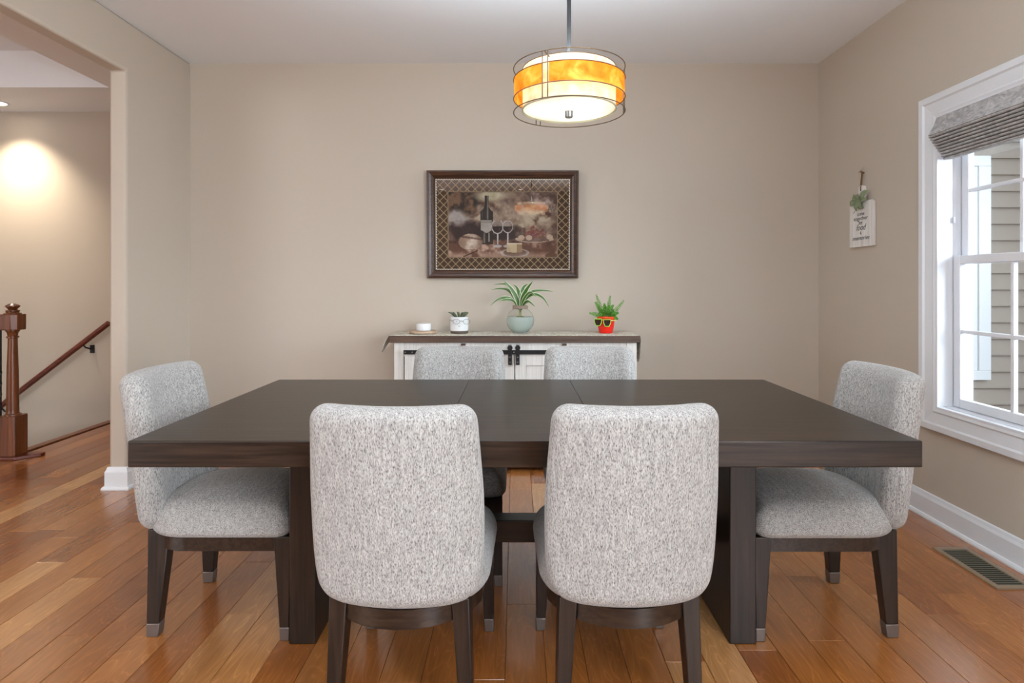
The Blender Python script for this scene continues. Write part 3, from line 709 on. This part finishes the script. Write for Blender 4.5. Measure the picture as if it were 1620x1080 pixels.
# ------------------------------------------------------------------ framed picture on the back wall (leans forward at the top)
PW, PH = 1.046, 0.742
pc = P(795.5, 356, 4.15)
pic = empty('framed_picture', (pc.x, 4.108, pc.z), label='wide framed wine still life with brown trellis mat on the back wall', cat='picture')
pic.rotation_euler = (0.040, 0, 0)
def fprof(prof, wd, ht, name, mat):
    """mitred moulding; prof: (inset from outer edge, y)"""
    k = len(prof); vs = []
    for (sx, sz) in ((-1, -1), (1, -1), (1, 1), (-1, 1)):
        for (u, y) in prof: vs.append((sx * (wd / 2 - u), y, sz * (ht / 2 - u)))
    fs = [(j * k + i, j * k + (i + 1) % k, ((j + 1) % 4) * k + (i + 1) % k, ((j + 1) % 4) * k + i) for j in range(4) for i in range(k)]
    return MB().add(vs, fs).build(name, mat, pic)
fprof([(0, 0.02), (0, -0.012), (0.003, -0.018), (0.012, -0.020), (0.014, -0.014), (0.030, -0.010), (0.032, -0.013), (0.046, -0.006), (0.056, 0.004), (0.058, 0.008), (0.058, 0.02)], PW, PH, 'frame', FRAMEW)
BEAD = M('silver_bead', lin(206, 200, 184), 0.4, 0.3); t = NT(BEAD); mp = t.coords((1, 1, 1)); 
ck = t.n('ShaderNodeTexChecker', i_Scale=110.0); t.l(mp, 'Vector', ck, 'Vector'); ck.inputs[1].default_value = lin(226, 222, 208); ck.inputs[2].default_value = lin(130, 116, 96); t.l(ck, 'Color', t.b, 'Base Color')
fprof([(0.057, 0.010), (0.057, 0.004), (0.060, 0.001), (0.0625, 0.001), (0.0655, 0.004), (0.0655, 0.010)], PW, PH, 'bead_fillet', BEAD)
MAT_ = M('trellis_mat', lin(84, 64, 44), 0.8); t = NT(MAT_); co = t.n('ShaderNodeTexCoord'); sx = t.n('ShaderNodeSeparateXYZ'); t.l(co, 'Object', sx, 0)
def math_(op, a, b=None):
    x = t.n('ShaderNodeMath', operation=op)
    for i, q in enumerate((a, b)):
        if q is None: continue
        if isinstance(q, tuple): t.l(q[0], q[1], x, i)
        else: x.inputs[i].default_value = q
    return (x, 'Value')
xz = {}
for sg in (1, -1):
    zz = math_('MULTIPLY', (sx, 'Z'), float(sg)); su = math_('ADD', (sx, 'X'), zz); dv = math_('DIVIDE', su, 0.0545); ad = math_('ADD', dv, 100.0); fr = math_('FRACT', ad); sb_ = math_('SUBTRACT', fr, 0.5); xz[sg] = math_('ABSOLUTE', sb_)
mx = math_('MAXIMUM', xz[1], xz[-1]); gt = t.ramp([(0.0, lin(62, 44, 28)), (0.8, lin(78, 58, 38)), (0.86, lin(66, 48, 32)), (0.88, lin(166, 142, 108)), (1.0, lin(180, 156, 122))])
m2 = math_('MULTIPLY', mx, 2.0); t.l(m2[0], 'Value', gt, 'Fac'); t.l(gt, 'Color', t.b, 'Base Color')
IW, IH = 0.752, 0.446          # painting
OW, OH = PW - 0.131, PH - 0.131
mb = MB(); o_ = [(-OW / 2, -OH / 2), (OW / 2, -OH / 2), (OW / 2, OH / 2), (-OW / 2, OH / 2)]; i_ = [(-IW / 2, -IH / 2), (IW / 2, -IH / 2), (IW / 2, IH / 2), (-IW / 2, IH / 2)]
vs = [(x, 0.010, z) for x, z in o_] + [(x, 0.010, z) for x, z in i_] + [(x, 0.016, z) for x, z in o_] + [(x, 0.016, z) for x, z in i_]
fs = []
for j in range(4):
    j2 = (j + 1) % 4; fs += [(j, j2, 4 + j2, 4 + j), (8 + j, 12 + j, 12 + j2, 8 + j2), (4 + j, 4 + j2, 12 + j2, 12 + j), (j, 8 + j, 8 + j2, j2)]
mb.add(vs, fs).build('mat', MAT_, pic)
fprof([((PW - IW) / 2 - 0.006, 0.0098), ((PW - IW) / 2 - 0.006, 0.0085), ((PW - IW) / 2, 0.0085), ((PW - IW) / 2, 0.0098)], PW, PH, 'inner_line', M('tan_line', lin(150, 128, 98), 0.6))

def still_life(nx, nz):
    """painted wine still life as an array of colours (u 0..1 left to right, v 0..1 top to bottom)"""
    rng = np.random.RandomState(5)
    U, V = np.meshgrid(np.linspace(0, 1, nx), np.linspace(0, 1, nz))
    def noise(fx, fz, s):
        r = np.random.RandomState(s); g = r.rand(fz + 2, fx + 2); x = U * fx; y = V * fz
        xi = x.astype(int); yi = y.astype(int); a = x - xi; b = y - yi; a = a * a * (3 - 2 * a); b = b * b * (3 - 2 * b)
        return (g[yi, xi] * (1 - a) + g[yi, xi + 1] * a) * (1 - b) + (g[yi + 1, xi] * (1 - a) + g[yi + 1, xi + 1] * a) * b
    fbm = lambda s, k=1: (noise(5 * k, 3 * k, s) * .5 + noise(11 * k, 7 * k, s + 1) * .27 + noise(25 * k, 15 * k, s + 2) * .15 + noise(60, 36, s + 3) * .08)
    img = np.zeros((nz, nx, 3)); C = lambda r, g, b: np.array([r, g, b], float)
    def mix(mask, col): 
        nonlocal img
        m = np.clip(mask, 0, 1)[..., None]; img = img * (1 - m) + (col if getattr(col, 'ndim', 1) == 3 else np.asarray(col)) * m
    n1 = fbm(1); n2 = fbm(20, 2); n3 = fbm(40)
    img[:] = C(150, 128, 112)
    mix((n1 - .42) * 6, C(196, 180, 158)); mix((.42 - n1) * 5, C(92, 70, 62)); mix((n2 - .6) * 5, C(168, 150, 140)); mix((.38 - n2) * 6, C(110, 78, 62))
    sm = lambda e0, e1, x: np.clip((x - e0) / (e1 - e0), 0, 1)
    # dark foliage upper left, pale patch under it
    d = np.hypot((U - .13) / .2, (V - .18) / .26); mix((1.15 - d - (n3 - .5) * 1.6) * 2.4, C(46, 38, 34)); mix((n2 - .52) * 6 * (d < 1), C(120, 92, 70))
    d = np.hypot((U - .07) / .13, (V - .42) / .17); mix((1.1 - d - (n2 - .5)) * 2, C(186, 178, 172))
    d = np.hypot((U - .4) / .2, (V - .05) / .1); mix((1.1 - d - (n2 - .5)) * 1.5, C(206, 196, 168))
    # shadow band behind the loaf and bottle
    d = np.hypot((U - .2) / .3, (V - .6) / .16); mix((1.1 - d - (n2 - .5)) * 1.6, C(58, 42, 44))
    d = np.hypot((U - .5) / .25, (V - .68) / .18); mix((1.1 - d - (n2 - .5)) * 1.8, C(44, 32, 32))
    # table
    tbm = sm(.72, .76, V + (n1 - .5) * .05); mix(tbm, C(122, 88, 72)); mix(tbm * (n2 - .5) * 6, C(196, 168, 150)); mix(tbm * (.46 - n3) * 6, C(74, 50, 42))
    mix(sm(.9, .97, V) * (n1 > .46), C(176, 146, 128))
    # bottle
    bx = np.abs(U - .352)
    bottle = ((bx < .058) & (V > .3) & (V < .80)) | ((bx < .018) & (V > .055) & (V < .3)) | ((bx < .018 + .04 * np.clip((V - .2) / .1, 0, 1) ** 2) & (V > .2) & (V <= .3))
    mix(bottle * .93, C(34, 30, 28)); mix(bottle * np.exp(-((U - .362) / .008) ** 2) * (V < .42) * .7, C(170, 168, 160)); mix(bottle * np.exp(-((U - .312) / .006) ** 2) * .4, C(110, 104, 96))
    lab = (bx < .052) & (V > .435) & (V < .605 + .02 * np.cos((U - .352) * 60)); mix(lab, C(186, 178, 170)); mix(lab * (np.abs(V - .46) < .013) * (np.sin(U * 520) > -.1), C(70, 62, 60)); mix(lab * (U > .39), C(146, 138, 132))
    mix((np.abs(U - .332) < .008) & (V > .62) & (V < .78), C(120, 112, 108)); mix((np.abs(U - .372) < .006) & (V > .62) & (V < .76), C(150, 140, 134))
    # wine glasses
    for gx, gs in ((.452, 1.0), (.545, .88)):
        d = np.hypot((U - gx) / (.052 * gs), (V - .53) / (.105 * gs)); bowl = (d < 1) & (V > .44)
        mix(bowl * .55, C(150, 140, 136)); mix(bowl & (V > .525), C(42, 20, 24)); mix((np.abs(d - 1) < .07) & (V > .44), C(196, 190, 186))
        mix((np.abs(U - gx) < .006) & (V > .63) & (V < .8), C(200, 194, 190)); dd = np.hypot((U - gx) / .04, (V - .83) / .022); mix((dd < 1) & (V > .78), C(190, 182, 178)); mix(np.exp(-(((U - gx - .02) / .01) ** 2 + ((V - .57) / .03) ** 2)) * .5, C(150, 120, 120))
    # loaf
    d = np.hypot((U - .205) / .11, (V - .765) / .125); lf = (d < 1) & (V < .875); mix(lf, C(176, 150, 130)); mix(lf * (n2 - .45) * 4, C(216, 200, 184)); mix(lf * np.clip((U - .24) * 10, 0, .8), C(110, 82, 68)); mix(lf * (np.abs(V - .70 - .25 * (U - .2)) < .015) * .7, C(96, 70, 58))
    # cheese on a plate
    d = np.hypot((U - .61) / .12, (V - .93) / .06); mix((np.abs(d - 1) < .12) * .7, C(196, 188, 182)); mix((d < .9) * .4, C(128, 112, 104))
    ch = (U > .535) & (U < .675) & (V > .78) & (V < .93 - .1 * np.abs(U - .62)); mix(ch, C(210, 190, 158)); mix(ch & (U > .63), C(168, 142, 112)); mix(ch & (V < .80), C(228, 212, 184))
    # knife
    mix((np.abs(V - (.99 - (U - .14) * .72)) < .01) & (U > .14) & (U < .27), C(74, 44, 36))
    # grapes on a footed dish
    dish = np.hypot((U - .79) / .16, (V - .72) / .05); mix((dish < 1) * .8, C(120, 96, 88)); mix((np.abs(dish - 1) < .1) & (V > .7), C(186, 168, 150))
    r2 = np.random.RandomState(9)
    for i in range(60):
        gx = .8 + r2.randn() * .045; gv = .64 + r2.randn() * .05; d = np.hypot((U - gx) / .014, (V - gv) / .024); base = C(112 + r2.randint(36), 72 + r2.randint(26), 64 + r2.randint(22))
        mix(d < 1, base); mix(np.exp(-(((U - gx + .005) / .005) ** 2 + ((V - gv + .008) / .009) ** 2)) * .6, C(206, 170, 160))
    for gx, gv in ((.67, .70), (.93, .69), (.74, .70)): d = np.hypot((U - gx) / .03, (V - gv) / .04); mix((d < 1), C(196, 172, 148))
    # vague letters on the old wall at right
    ink = C(96, 84, 78)
    ln = lambda x0, y0, x1, y1: np.abs((U - x0) * (y1 - y0) * .6 - (V - y0) * (x1 - x0) * .6) / (np.hypot((x1 - x0), (y1 - y0) * .6)) 
    def stroke(x0, y0, x1, y1):
        tt = ((U - x0) * (x1 - x0) + (V - y0) * .36 * (y1 - y0)) / ((x1 - x0) ** 2 + .36 * (y1 - y0) ** 2); tt = np.clip(tt, 0, 1)
        dd = np.hypot(U - x0 - tt * (x1 - x0), .6 * (V - y0 - tt * (y1 - y0))); mix((dd < .0035) * .8, ink)
    stroke(.915, .29, .93, .21); stroke(.93, .21, .947, .29); stroke(.92, .265, .942, .265)
    stroke(.958, .21, .96, .27); stroke(.96, .27, .968, .29); stroke(.968, .29, .978, .27); stroke(.978, .27, .982, .21)
    img += (n2[..., None] - .5) * 60 + rng.randn(nz, nx, 1) * 4
    return np.clip((img - 128) * 1.12 + 116, 8, 250) / 255
nx, nz = 250, 150
img = still_life(nx, nz)
U, V = np.meshgrid(np.linspace(-IW / 2 - 0.003, IW / 2 + 0.003, nx), np.linspace(IH / 2 + 0.003, -IH / 2 - 0.003, nz))
verts = [(float(x), 0.0125, float(z)) for x, z in zip(U.ravel(), V.ravel())]
faces = [(j * nx + i, (j + 1) * nx + i, (j + 1) * nx + i + 1, j * nx + i + 1) for j in range(nz - 1) for i in range(nx - 1)]
PR = M('painted_print', (1, 1, 1, 1), 0.6); t = NT(PR); at = t.n('ShaderNodeAttribute', attribute_name='paint'); t.l(at, 'Color', t.b, 'Base Color')
pr = MB().add(verts, faces).build('print', PR, pic)
ca = pr.data.attributes.new('paint', 'FLOAT_COLOR', 'POINT')
li = np.where(img <= 0.04045, img / 12.92, ((img + 0.055) / 1.055) ** 2.4); rgba = np.ones((nx * nz, 4)); rgba[:, :3] = li.reshape(-1, 3)
ca.data.foreach_set('color', rgba.ravel())
MB().box(-OW / 2, OW / 2, 0.0045, 0.0065, -OH / 2, OH / 2).build('glass', PICGLASS, pic)

# ------------------------------------------------------------------ pendant lamp
LX, LY = 0.172, 1.90
lamp = empty('pendant_lamp', (LX, LY, 1.745), label='drum pendant lamp with amber mica band and wire rings over the table', cat='lamp')
def emis(name, col, strength, base=(0.8, 0.8, 0.8, 1)):
    m = M(name, base, 0.6); b = m.node_tree.nodes['Principled BSDF']; b.inputs['Emission Color'].default_value = col; b.inputs['Emission Strength'].default_value = strength; return m
def glowing(name, col, trans):
    m = M(name, col, 0.6); t = NT(m); tl = t.n('ShaderNodeBsdfTranslucent'); tl.inputs[0].default_value = col
    mx = t.n('ShaderNodeMixShader'); mx.inputs[0].default_value = trans; out = t.t.nodes['Material Output']
    t.t.links.new(t.b.outputs[0], mx.inputs[1]); t.t.links.new(tl.outputs[0], mx.inputs[2]); t.t.links.new(mx.outputs[0], out.inputs[0]); return m, t, tl
DRUM, t, tl = glowing('white_shade_cloth', lin(250, 240, 220), 0.5); nz_ = t.n('ShaderNodeTexNoise', i_Scale=45.0, i_Detail=4.0); mp = t.coords(); t.l(mp, 'Vector', nz_, 'Vector'); r = t.ramp([(0.35, lin(238, 220, 194)), (0.65, lin(252, 244, 228))]); t.l(nz_, 'Fac', r, 'Fac'); t.l(r, 'Color', tl, 'Color'); t.l(r, 'Color', t.b, 'Base Color'); DISC = glowing('opal_diffuser', lin(246, 252, 252), 0.62)[0]
MB().lathe([(0.148, 0.012), (0.148, 0.138), (0.145, 0.138), (0.145, 0.012)], 64, close=True).build('drum_shade', DRUM, lamp, smooth='auto')
MB().lathe([(0.0001, 0.004), (0.10, 0.005), (0.145, 0.010), (0.148, 0.013), (0.142, 0.016), (0.0001, 0.014)], 64).build('diffuser', DISC, lamp, smooth='auto')
MB().lathe([(0.1475, 0.006), (0.1505, 0.007), (0.1505, 0.0115), (0.1475, 0.0125)], 64, close=True).build('diffuser_ring', M('pale_brass_ring', lin(206, 204, 176), 0.4, 0.2), lamp, smooth='auto')
MB().lathe([(0.0001, -0.016), (0.011, -0.016), (0.0125, -0.013), (0.0125, 0.0), (0.014, 0.004), (0.0001, 0.004)], 24).build('finial', STEEL, lamp, smooth='auto')
MICA, t, tl = glowing('amber_mica', lin(240, 150, 40), 0.75)
nz_ = t.n('ShaderNodeTexNoise', i_Scale=16.0, i_Detail=5.0, i_Distortion=1.2); mp = t.coords(); t.l(mp, 'Vector', nz_, 'Vector')
r = t.ramp([(0.3, lin(247, 148, 36)), (0.5, lin(253, 184, 66)), (0.7, lin(255, 218, 124))]); t.l(nz_, 'Fac', r, 'Fac'); t.l(r, 'Color', t.b, 'Base Color'); t.l(r, 'Color', tl, 'Color')
t.l(r, 'Color', t.b, 'Emission Color'); t.b.inputs['Emission Strength'].default_value = 0.7
gaps = [math.radians(-90 - 28.5 + 120 * i) for i in range(3)]; hw = 0.066
for i in range(3):
    a0 = gaps[i] + hw; a1 = gaps[(i + 1) % 3] - hw
    if a1 < a0: a1 += 2 * PI
    MB().lathe([(0.1755, 0.044), (0.1755, 0.104), (0.174, 0.104), (0.174, 0.044)], 40, a0=a0, a1=a1, close=True).build('mica_band', MICA, lamp, smooth='auto')
circ = lambda r, z, n=72: [(r * math.cos(2 * PI * i / n), r * math.sin(2 * PI * i / n), z) for i in range(n)]
for rr, z in ((0.177, 0.139), (0.177, 0.104), (0.177, 0.044), (0.177, 0.0), (0.1485, 0.137)):
    MB().tube(circ(rr, z), 0.0017 if rr > .15 else 0.0013, 6, closed=True).build('wire_ring', BRONZE, lamp, smooth=True)
for g in gaps:
    for e in (-hw * 0.75, hw * 0.75):
        a = g + e; MB().tube([(0.177 * math.cos(a), 0.177 * math.sin(a), 0.0), (0.177 * math.cos(a), 0.177 * math.sin(a), 0.139)], 0.0015, 6).build('wire_post', BRONZE, lamp, smooth=True)
    a = g; MB().tube([(0.147 * math.cos(a), 0.147 * math.sin(a), 0.13), (0.177 * math.cos(a), 0.177 * math.sin(a), 0.136)], 0.002, 6).build('spacer', BRONZE, lamp, smooth=True)
MB().tube([(0, 0, 0.10), (0, 0, ZC - 1.745 - 0.02)], 0.0065, 12).build('rod', M('dark_nickel', lin(40, 40, 40), 0.7, 0.0, 0.1), lamp, smooth='auto')
MB().tube([(0.143, 0, 0.125), (-0.143, 0, 0.125)], 0.003, 6).build('spider_bar', STEEL, lamp, smooth='auto')
MB().lathe([(0.0001, ZC - 1.745 - 0.03), (0.03, ZC - 1.745 - 0.03), (0.06, ZC - 1.745 - 0.012), (0.062, ZC - 1.745 - 0.001), (0.0001, ZC - 1.745 - 0.001)], 32).build('ceiling_canopy', STEEL, lamp, smooth='auto')
for i in range(3):
    a = math.radians(-60 + 120 * i)
    MB().lathe([(0.0001, 0.088), (0.012, 0.086), (0.016, 0.072), (0.010, 0.058), (0.0001, 0.055)], 12).build('bulb_socket', TRIM, lamp, smooth='auto', loc=(0.075 * math.cos(a), 0.075 * math.sin(a), 0.03))
    pl_ = bpy.data.lights.new('pendant_bulb', 'POINT'); pl_.energy = 0.42; pl_.color = (1, 0.90, 0.74); pl_.shadow_soft_size = 0.02
    plo = bpy.data.objects.new('pendant_bulb', pl_); plo.location = (LX + 0.075 * math.cos(a), LY + 0.075 * math.sin(a), 1.745 + 0.062); COL.objects.link(plo)

up = bpy.data.lights.new('ceiling_fill_spot', 'SPOT'); up.energy = 100; up.color = (0.78, 0.90, 1.0); up.spot_size = 2.7; up.spot_blend = 0.6; up.shadow_soft_size = 0.06  # spot added inside the drum to brighten the ceiling
upo = bpy.data.objects.new('ceiling_fill_spot', up); upo.location = (LX, LY, 1.745 + 0.10); upo.rotation_euler = (PI, 0, 0); COL.objects.link(upo)

# ------------------------------------------------------------------ roman shade
SHF = M('grey_shade_cloth', lin(140, 138, 136), 0.9); t = NT(SHF); mp = t.coords((30, 14, 22)); nz_ = t.n('ShaderNodeTexNoise', i_Scale=1.0, i_Detail=3.0, i_Distortion=3.0); t.l(mp, 'Vector', nz_, 'Vector')
r = t.ramp([(0.35, lin(150, 148, 147)), (0.65, lin(190, 188, 187))]); t.l(nz_, 'Fac', r, 'Fac'); t.l(r, 'Color', t.b, 'Base Color')
shade = empty('roman_shade', (2.11, 2.47, 1.80), label='grey patterned roman shade gathered at the top of the window', cat='window shade')
def sh(mb, name, bevel=0.0): 
    o = mb.build(name, SHF, shade, bevel=bevel, smooth='auto'); o.location = (-2.11, -2.47, -1.80); return o
ya, yb = 1.965, 2.974
sh(MB().prism([(2.132, 2.045), (2.112, 2.045), (2.106, 2.02), (2.094, 1.985), (2.076, 1.958), (2.066, 1.937), (2.072, 1.934), (2.09, 1.955), (2.12, 1.99), (2.132, 2.0)], 'y', ya, yb), 'valance')
zz = 1.936
for i in range(9):
    x = 2.068 + 0.0085 * i; z1 = zz - 0.0135 * i
    sh(MB().prism([(x + 0.05, z1 + 0.004), (x + 0.004, z1), (x, z1 - 0.003), (x - 0.0005, z1 - 0.0075), (x + 0.006, z1 - 0.0115), (x + 0.05, z1 - 0.006)], 'y', ya + 0.002, yb - 0.001 * i), 'pleat')
sh(MB().box(2.145, 2.165, ya, yb, 1.82, 2.035), 'backing')

# ------------------------------------------------------------------ wall sign
sg = empty('wall_sign', (XR, 3.61, 1.56), label='small white board-shaped sign with greenery hanging by the window', cat='sign')
SIGNW = wood('white_painted_board', lin(214, 210, 204), lin(236, 234, 230), 0.6, 'z', 0.7, 0.2)
bd = MB().prism([(-0.122, -0.138), (0.122, -0.138), (0.122, 0.128), (0.115, 0.135), (0.03, 0.135), (0.03, 0.205), (0.022, 0.228), (0.0, 0.236), (-0.022, 0.228), (-0.03, 0.205), (-0.03, 0.135), (-0.115, 0.135), (-0.122, 0.128)], 'x', -0.020, -0.002)
bd.build('board', SIGNW, sg, bevel=0.002)
HOLE = M('dark_hole', lin(60, 52, 44), 0.8)
o = MB().lathe([(0.0001, 0), (0.006, 0), (0.006, 0.001), (0.0001, 0.001)], 16).build('hole', HOLE, sg); o.rotation_euler = (0, -PI / 2, 0); o.location = (-0.020, 0, 0.205)
TWINE = M('jute_twine', lin(120, 92, 62), 0.9)
MB().tube([(-0.022, 0.0, 0.205), (-0.018, 0.006, 0.24), (-0.012, 0.003, 0.315), (-0.012, -0.003, 0.315), (-0.018, -0.006, 0.24), (-0.022, -0.001, 0.205)], 0.003, 6).build('twine', TWINE, sg, smooth=True)
MB().tube([(0, 0, 0.31), (-0.022, 0, 0.318)], 0.005, 8).add([(-0.022, -0.03, 0.335), (-0.022, 0.028, 0.31), (-0.018, 0.024, 0.322), (-0.012, -0.03, 0.34)], [(0, 1, 2, 3)]).build('nail', TWINE, sg)
SAGE = M('sage_leaf', lin(128, 142, 108), 0.6)
for (ang, L, w) in ((150, 0.075, 0.05), (100, 0.04, 0.05), (25, 0.105, 0.06), (-2, 0.08, 0.045), (-55, 0.07, 0.05), (-108, 0.07, 0.055), (190, 0.10, 0.05)):
    a = math.radians(ang); dy, dz = -math.cos(a), math.sin(a)
    ribbon([(-0.024, 0, 0.145), (-0.038, dy * L * 0.4, 0.145 + dz * L * 0.4), (-0.040, dy * L * 0.75, 0.145 + dz * L * 0.75), (-0.030, dy * L, 0.145 + dz * L)], w * 0.72, 'leaf', SAGE, sg, side=(0, -dz, dy), fold=0.15, n=12)
MB().tube([(-0.026, 0.0, 0.145), (-0.03, -0.05, 0.09)], 0.0014, 5).add(*[(lambda q: q)(z) for z in (MB().tube([(-0.026, 0.0, 0.145), (-0.03, 0.06, 0.07)], 0.0014, 5).v, MB().tube([(-0.026, 0.0, 0.145), (-0.03, 0.06, 0.07)], 0.0014, 5).f)]).build('stem', SAGE, sg)
DARK = M('sign_lettering', lin(92, 90, 88), 0.7)
def text(s, z, size, shear=0.0, sx=1.0, name='lettering'):
    cu = bpy.data.curves.new(name, 'FONT'); cu.body = s; cu.size = size; cu.align_x = 'CENTER'; cu.align_y = 'CENTER'; cu.shear = shear; cu.extrude = 0.0003
    cu.materials.append(DARK); tmp = bpy.data.objects.new(name, cu); COL.objects.link(tmp); me = bpy.data.meshes.new_from_object(tmp.evaluated_get(bpy.context.evaluated_depsgraph_get())); bpy.data.objects.remove(tmp); o = bpy.data.objects.new(name, me); link(o, sg)
    o.rotation_euler = (PI / 2, 0, -PI / 2); o.location = (-0.0212, 0, z); o.scale = (sx, 1, 1); return o
text('come', 0.062, 0.034, 0, 1.0); text('together', 0.034, 0.034, 0, 1.25); text('for', 0.008, 0.034, 0, 1.0)
text('food', -0.022, 0.052, 0.35, 1.0); text('&', -0.055, 0.026, 0, 1.0); text('memories', -0.085, 0.036, 0.35, 1.2)

# ------------------------------------------------------------------ floor vent
vt = empty('floor_vent', (1.967, 2.51, 0), label='bronze floor register with dark louvers beside the right baseboard', cat='vent')
VF = M('vent_bronze', lin(160, 140, 116), 0.45, 0.4)
hwx, hwy = 0.077, 0.182
mb = MB()
for a in ((-hwx, -hwx + 0.022, -hwy, hwy), (hwx - 0.022, hwx, -hwy, hwy), (-hwx + 0.022, hwx - 0.022, -hwy, -hwy + 0.024), (-hwx + 0.022, hwx - 0.022, hwy - 0.024, hwy)): mb.box(*a, 0.0003, 0.006)
mb.build('vent_frame', VF, vt)
MB().box(-hwx + 0.02, hwx - 0.02, -hwy + 0.02, hwy - 0.02, 0.0003, 0.0008).build('vent_well', M('vent_dark', lin(22, 20, 16), 0.8), vt)
LOUV = M('louver_dark_green', lin(104, 100, 84), 0.5)
n = 19; l0 = None
for i in range(n):
    y = -hwy + 0.030 + (2 * hwy - 0.06) * i / (n - 1)
    if l0 is None: l0 = MB().box(-hwx + 0.021, hwx - 0.021, -0.003, 0.003, 0.0028, 0.0045).build('louver', LOUV, vt); o = l0
    else: o = l0.copy(); link(o, vt)
    o.location = (0, y, 0)

# ------------------------------------------------------------------ stair railing and wall handrail
NX, NY = -3.467, 4.10
rl = empty('stair_railing', (NX, NY, 0), label='cherry newel post with guard rail and black iron balusters in the hall', cat='railing')
nw = bpy.data.objects.new('newel_post', None); link(nw, rl)
def octa(w, c=0.02): h = w / 2; return [(-h + c, -h), (h - c, -h), (h, -h + c), (h, h - c), (h - c, h), (-h + c, h), (-h, h - c), (-h, -h + c)]
MB().prism(octa(0.125, 0.012), 'z', 0.02, 0.292).build('newel_base', CHERRY, nw, bevel=0.004)
MB().lathe([(0.05, 0.29), (0.048, 0.30), (0.040, 0.303), (0.036, 0.312), (0.036, 0.33), (0.033, 0.6), (0.027, 0.80), (0.027, 0.822), (0.036, 0.826), (0.036, 0.834), (0.028, 0.838), (0.032, 0.862), (0.041, 0.872), (0.041, 0.882)], 28).build('newel_shaft', CHERRY, nw, smooth='auto')
MB().prism(octa(0.13, 0.03), 'z', 0.880, 0.988).build('newel_block', CHERRY, nw, bevel=0.005)
MB().lathe([(0.052, 0.986), (0.050, 0.994), (0.038, 0.998), (0.036, 1.004), (0.040, 1.008), (0.040, 1.014), (0.024, 1.02), (0.034, 1.032), (0.042, 1.040), (0.042, 1.046), (0.026, 1.056), (0.012, 1.062), (0.0001, 1.063)], 28).build('newel_finial', CHERRY, nw, smooth='auto')
MB().prism([(-0.95, -0.085), (0.07, -0.085), (0.18, 0.02), (0.18, 0.06), (-0.95, 0.06)], 'z', 0.0, 0.022).build('shoe_plate', CHERRY_X, rl, bevel=0.004)
MB().prism([(-0.03, 0.90), (0.03, 0.90), (0.034, 0.925), (0.022, 0.945), (0.0, 0.952), (-0.022, 0.945), (-0.034, 0.925)], 'x', -1.0, -0.06).build('guard_rail', CHERRY_X, rl, smooth='auto')
b0 = None
for i in range(7):
    if b0 is None:
        b0 = MB().taper((0, 0, 0.022), 0.014, 0.014, (0, 0, 0.91), 0.014, 0.014).build('baluster', BLACK, rl); o = b0
        tw = MB(); 
        tw.lathe([(0.016, 0.022), (0.016, 0.03), (0.010, 0.045)], 12).build('collar', BLACK, b0, smooth='auto')
        pts = [(0.006 * math.cos(q), 0.006 * math.sin(q), 0.35 + 0.3 * q / 25) for q in np.linspace(0, 25, 60)]; MB().tube(pts, 0.006, 6).build('twist', BLACK, b0, smooth=True)
    else: o = copy_tree(b0, rl)
    o.location = (-0.088 - 0.115 * i, 0, 0)
hr = empty('wall_handrail', (-3.53, 5.13, 0.88), label='sloping cherry handrail on the hall wall above the stairs', cat='handrail')
pa, pb = P(172, 511, 5.13), P(-60, 689, 5.13)
o = MB().tube([pa, pb], 0.023, 16).build('rail', CHERRY_X, hr, smooth='auto'); o.location = (3.53, -5.13, -0.88)
for px, py in ((131, 544), (3, 645)):
    q = P(px, py, 5.13); 
    o = MB().tube([(q.x, 5.13, q.z - 0.005), (q.x + 0.02, 5.135, q.z - 0.03), (q.x + 0.035, 5.17, q.z - 0.045), (q.x + 0.035, 5.199, q.z - 0.05)], 0.007, 8).box(q.x + 0.018, q.x + 0.052, 5.190, 5.1995, q.z - 0.085, q.z - 0.015).build('bracket', BLACK, hr, smooth='auto'); o.location = (3.53, -5.13, -0.88)

# ------------------------------------------------------------------ recessed ceiling lights and added hall fill
def downlight(name, x, y, z, power, color, label, spot=True, size=1.9):
    e = empty(name, (x, y, z), label=label, cat='ceiling light')
    MB().lathe([(0.062, -0.001), (0.085, -0.001), (0.088, -0.006), (0.066, -0.008)], 32, close=True).build('trim_ring', TRIM, e, smooth='auto')
    MB().lathe([(0.0001, -0.003), (0.064, -0.003)], 32).build('lens', emis('downlight_lens', (1, 0.9, 0.75, 1), 4.0), e)
    l = bpy.data.lights.new(name + '_lamp', 'SPOT'); l.energy = power; l.color = color; l.spot_size = size; l.spot_blend = 0.9; l.shadow_soft_size = 0.06
    o = bpy.data.objects.new(name + '_lamp', l); o.location = (x, y, z - 0.02); COL.objects.link(o); return e
downlight('ceiling_light', -4.30, 4.93, 2.70, 120, (1, 0.85, 0.66), 'recessed hall ceiling light shining down the stair wall')
downlight('ceiling_light', -1.93, -7.35, ZC, 60, (1, 0.86, 0.68), 'recessed ceiling light far behind, seen as left glint in the picture glass')
downlight('ceiling_light', 0.12, -7.35, ZC, 60, (1, 0.86, 0.68), 'recessed ceiling light far behind, seen as right glint in the picture glass')
for i, (x, y) in enumerate(((-4.6, 1.2), (-4.6, -2.0))):  # bare disc lights out of view, added as warm fill
    l = bpy.data.lights.new('hall_fill', 'AREA'); l.shape = 'DISK'; l.size = 0.3; l.energy = 14; l.color = (1, 0.80, 0.56)
    o = bpy.data.objects.new('hall_fill', l); o.location = (x, y, 2.95); COL.objects.link(o)
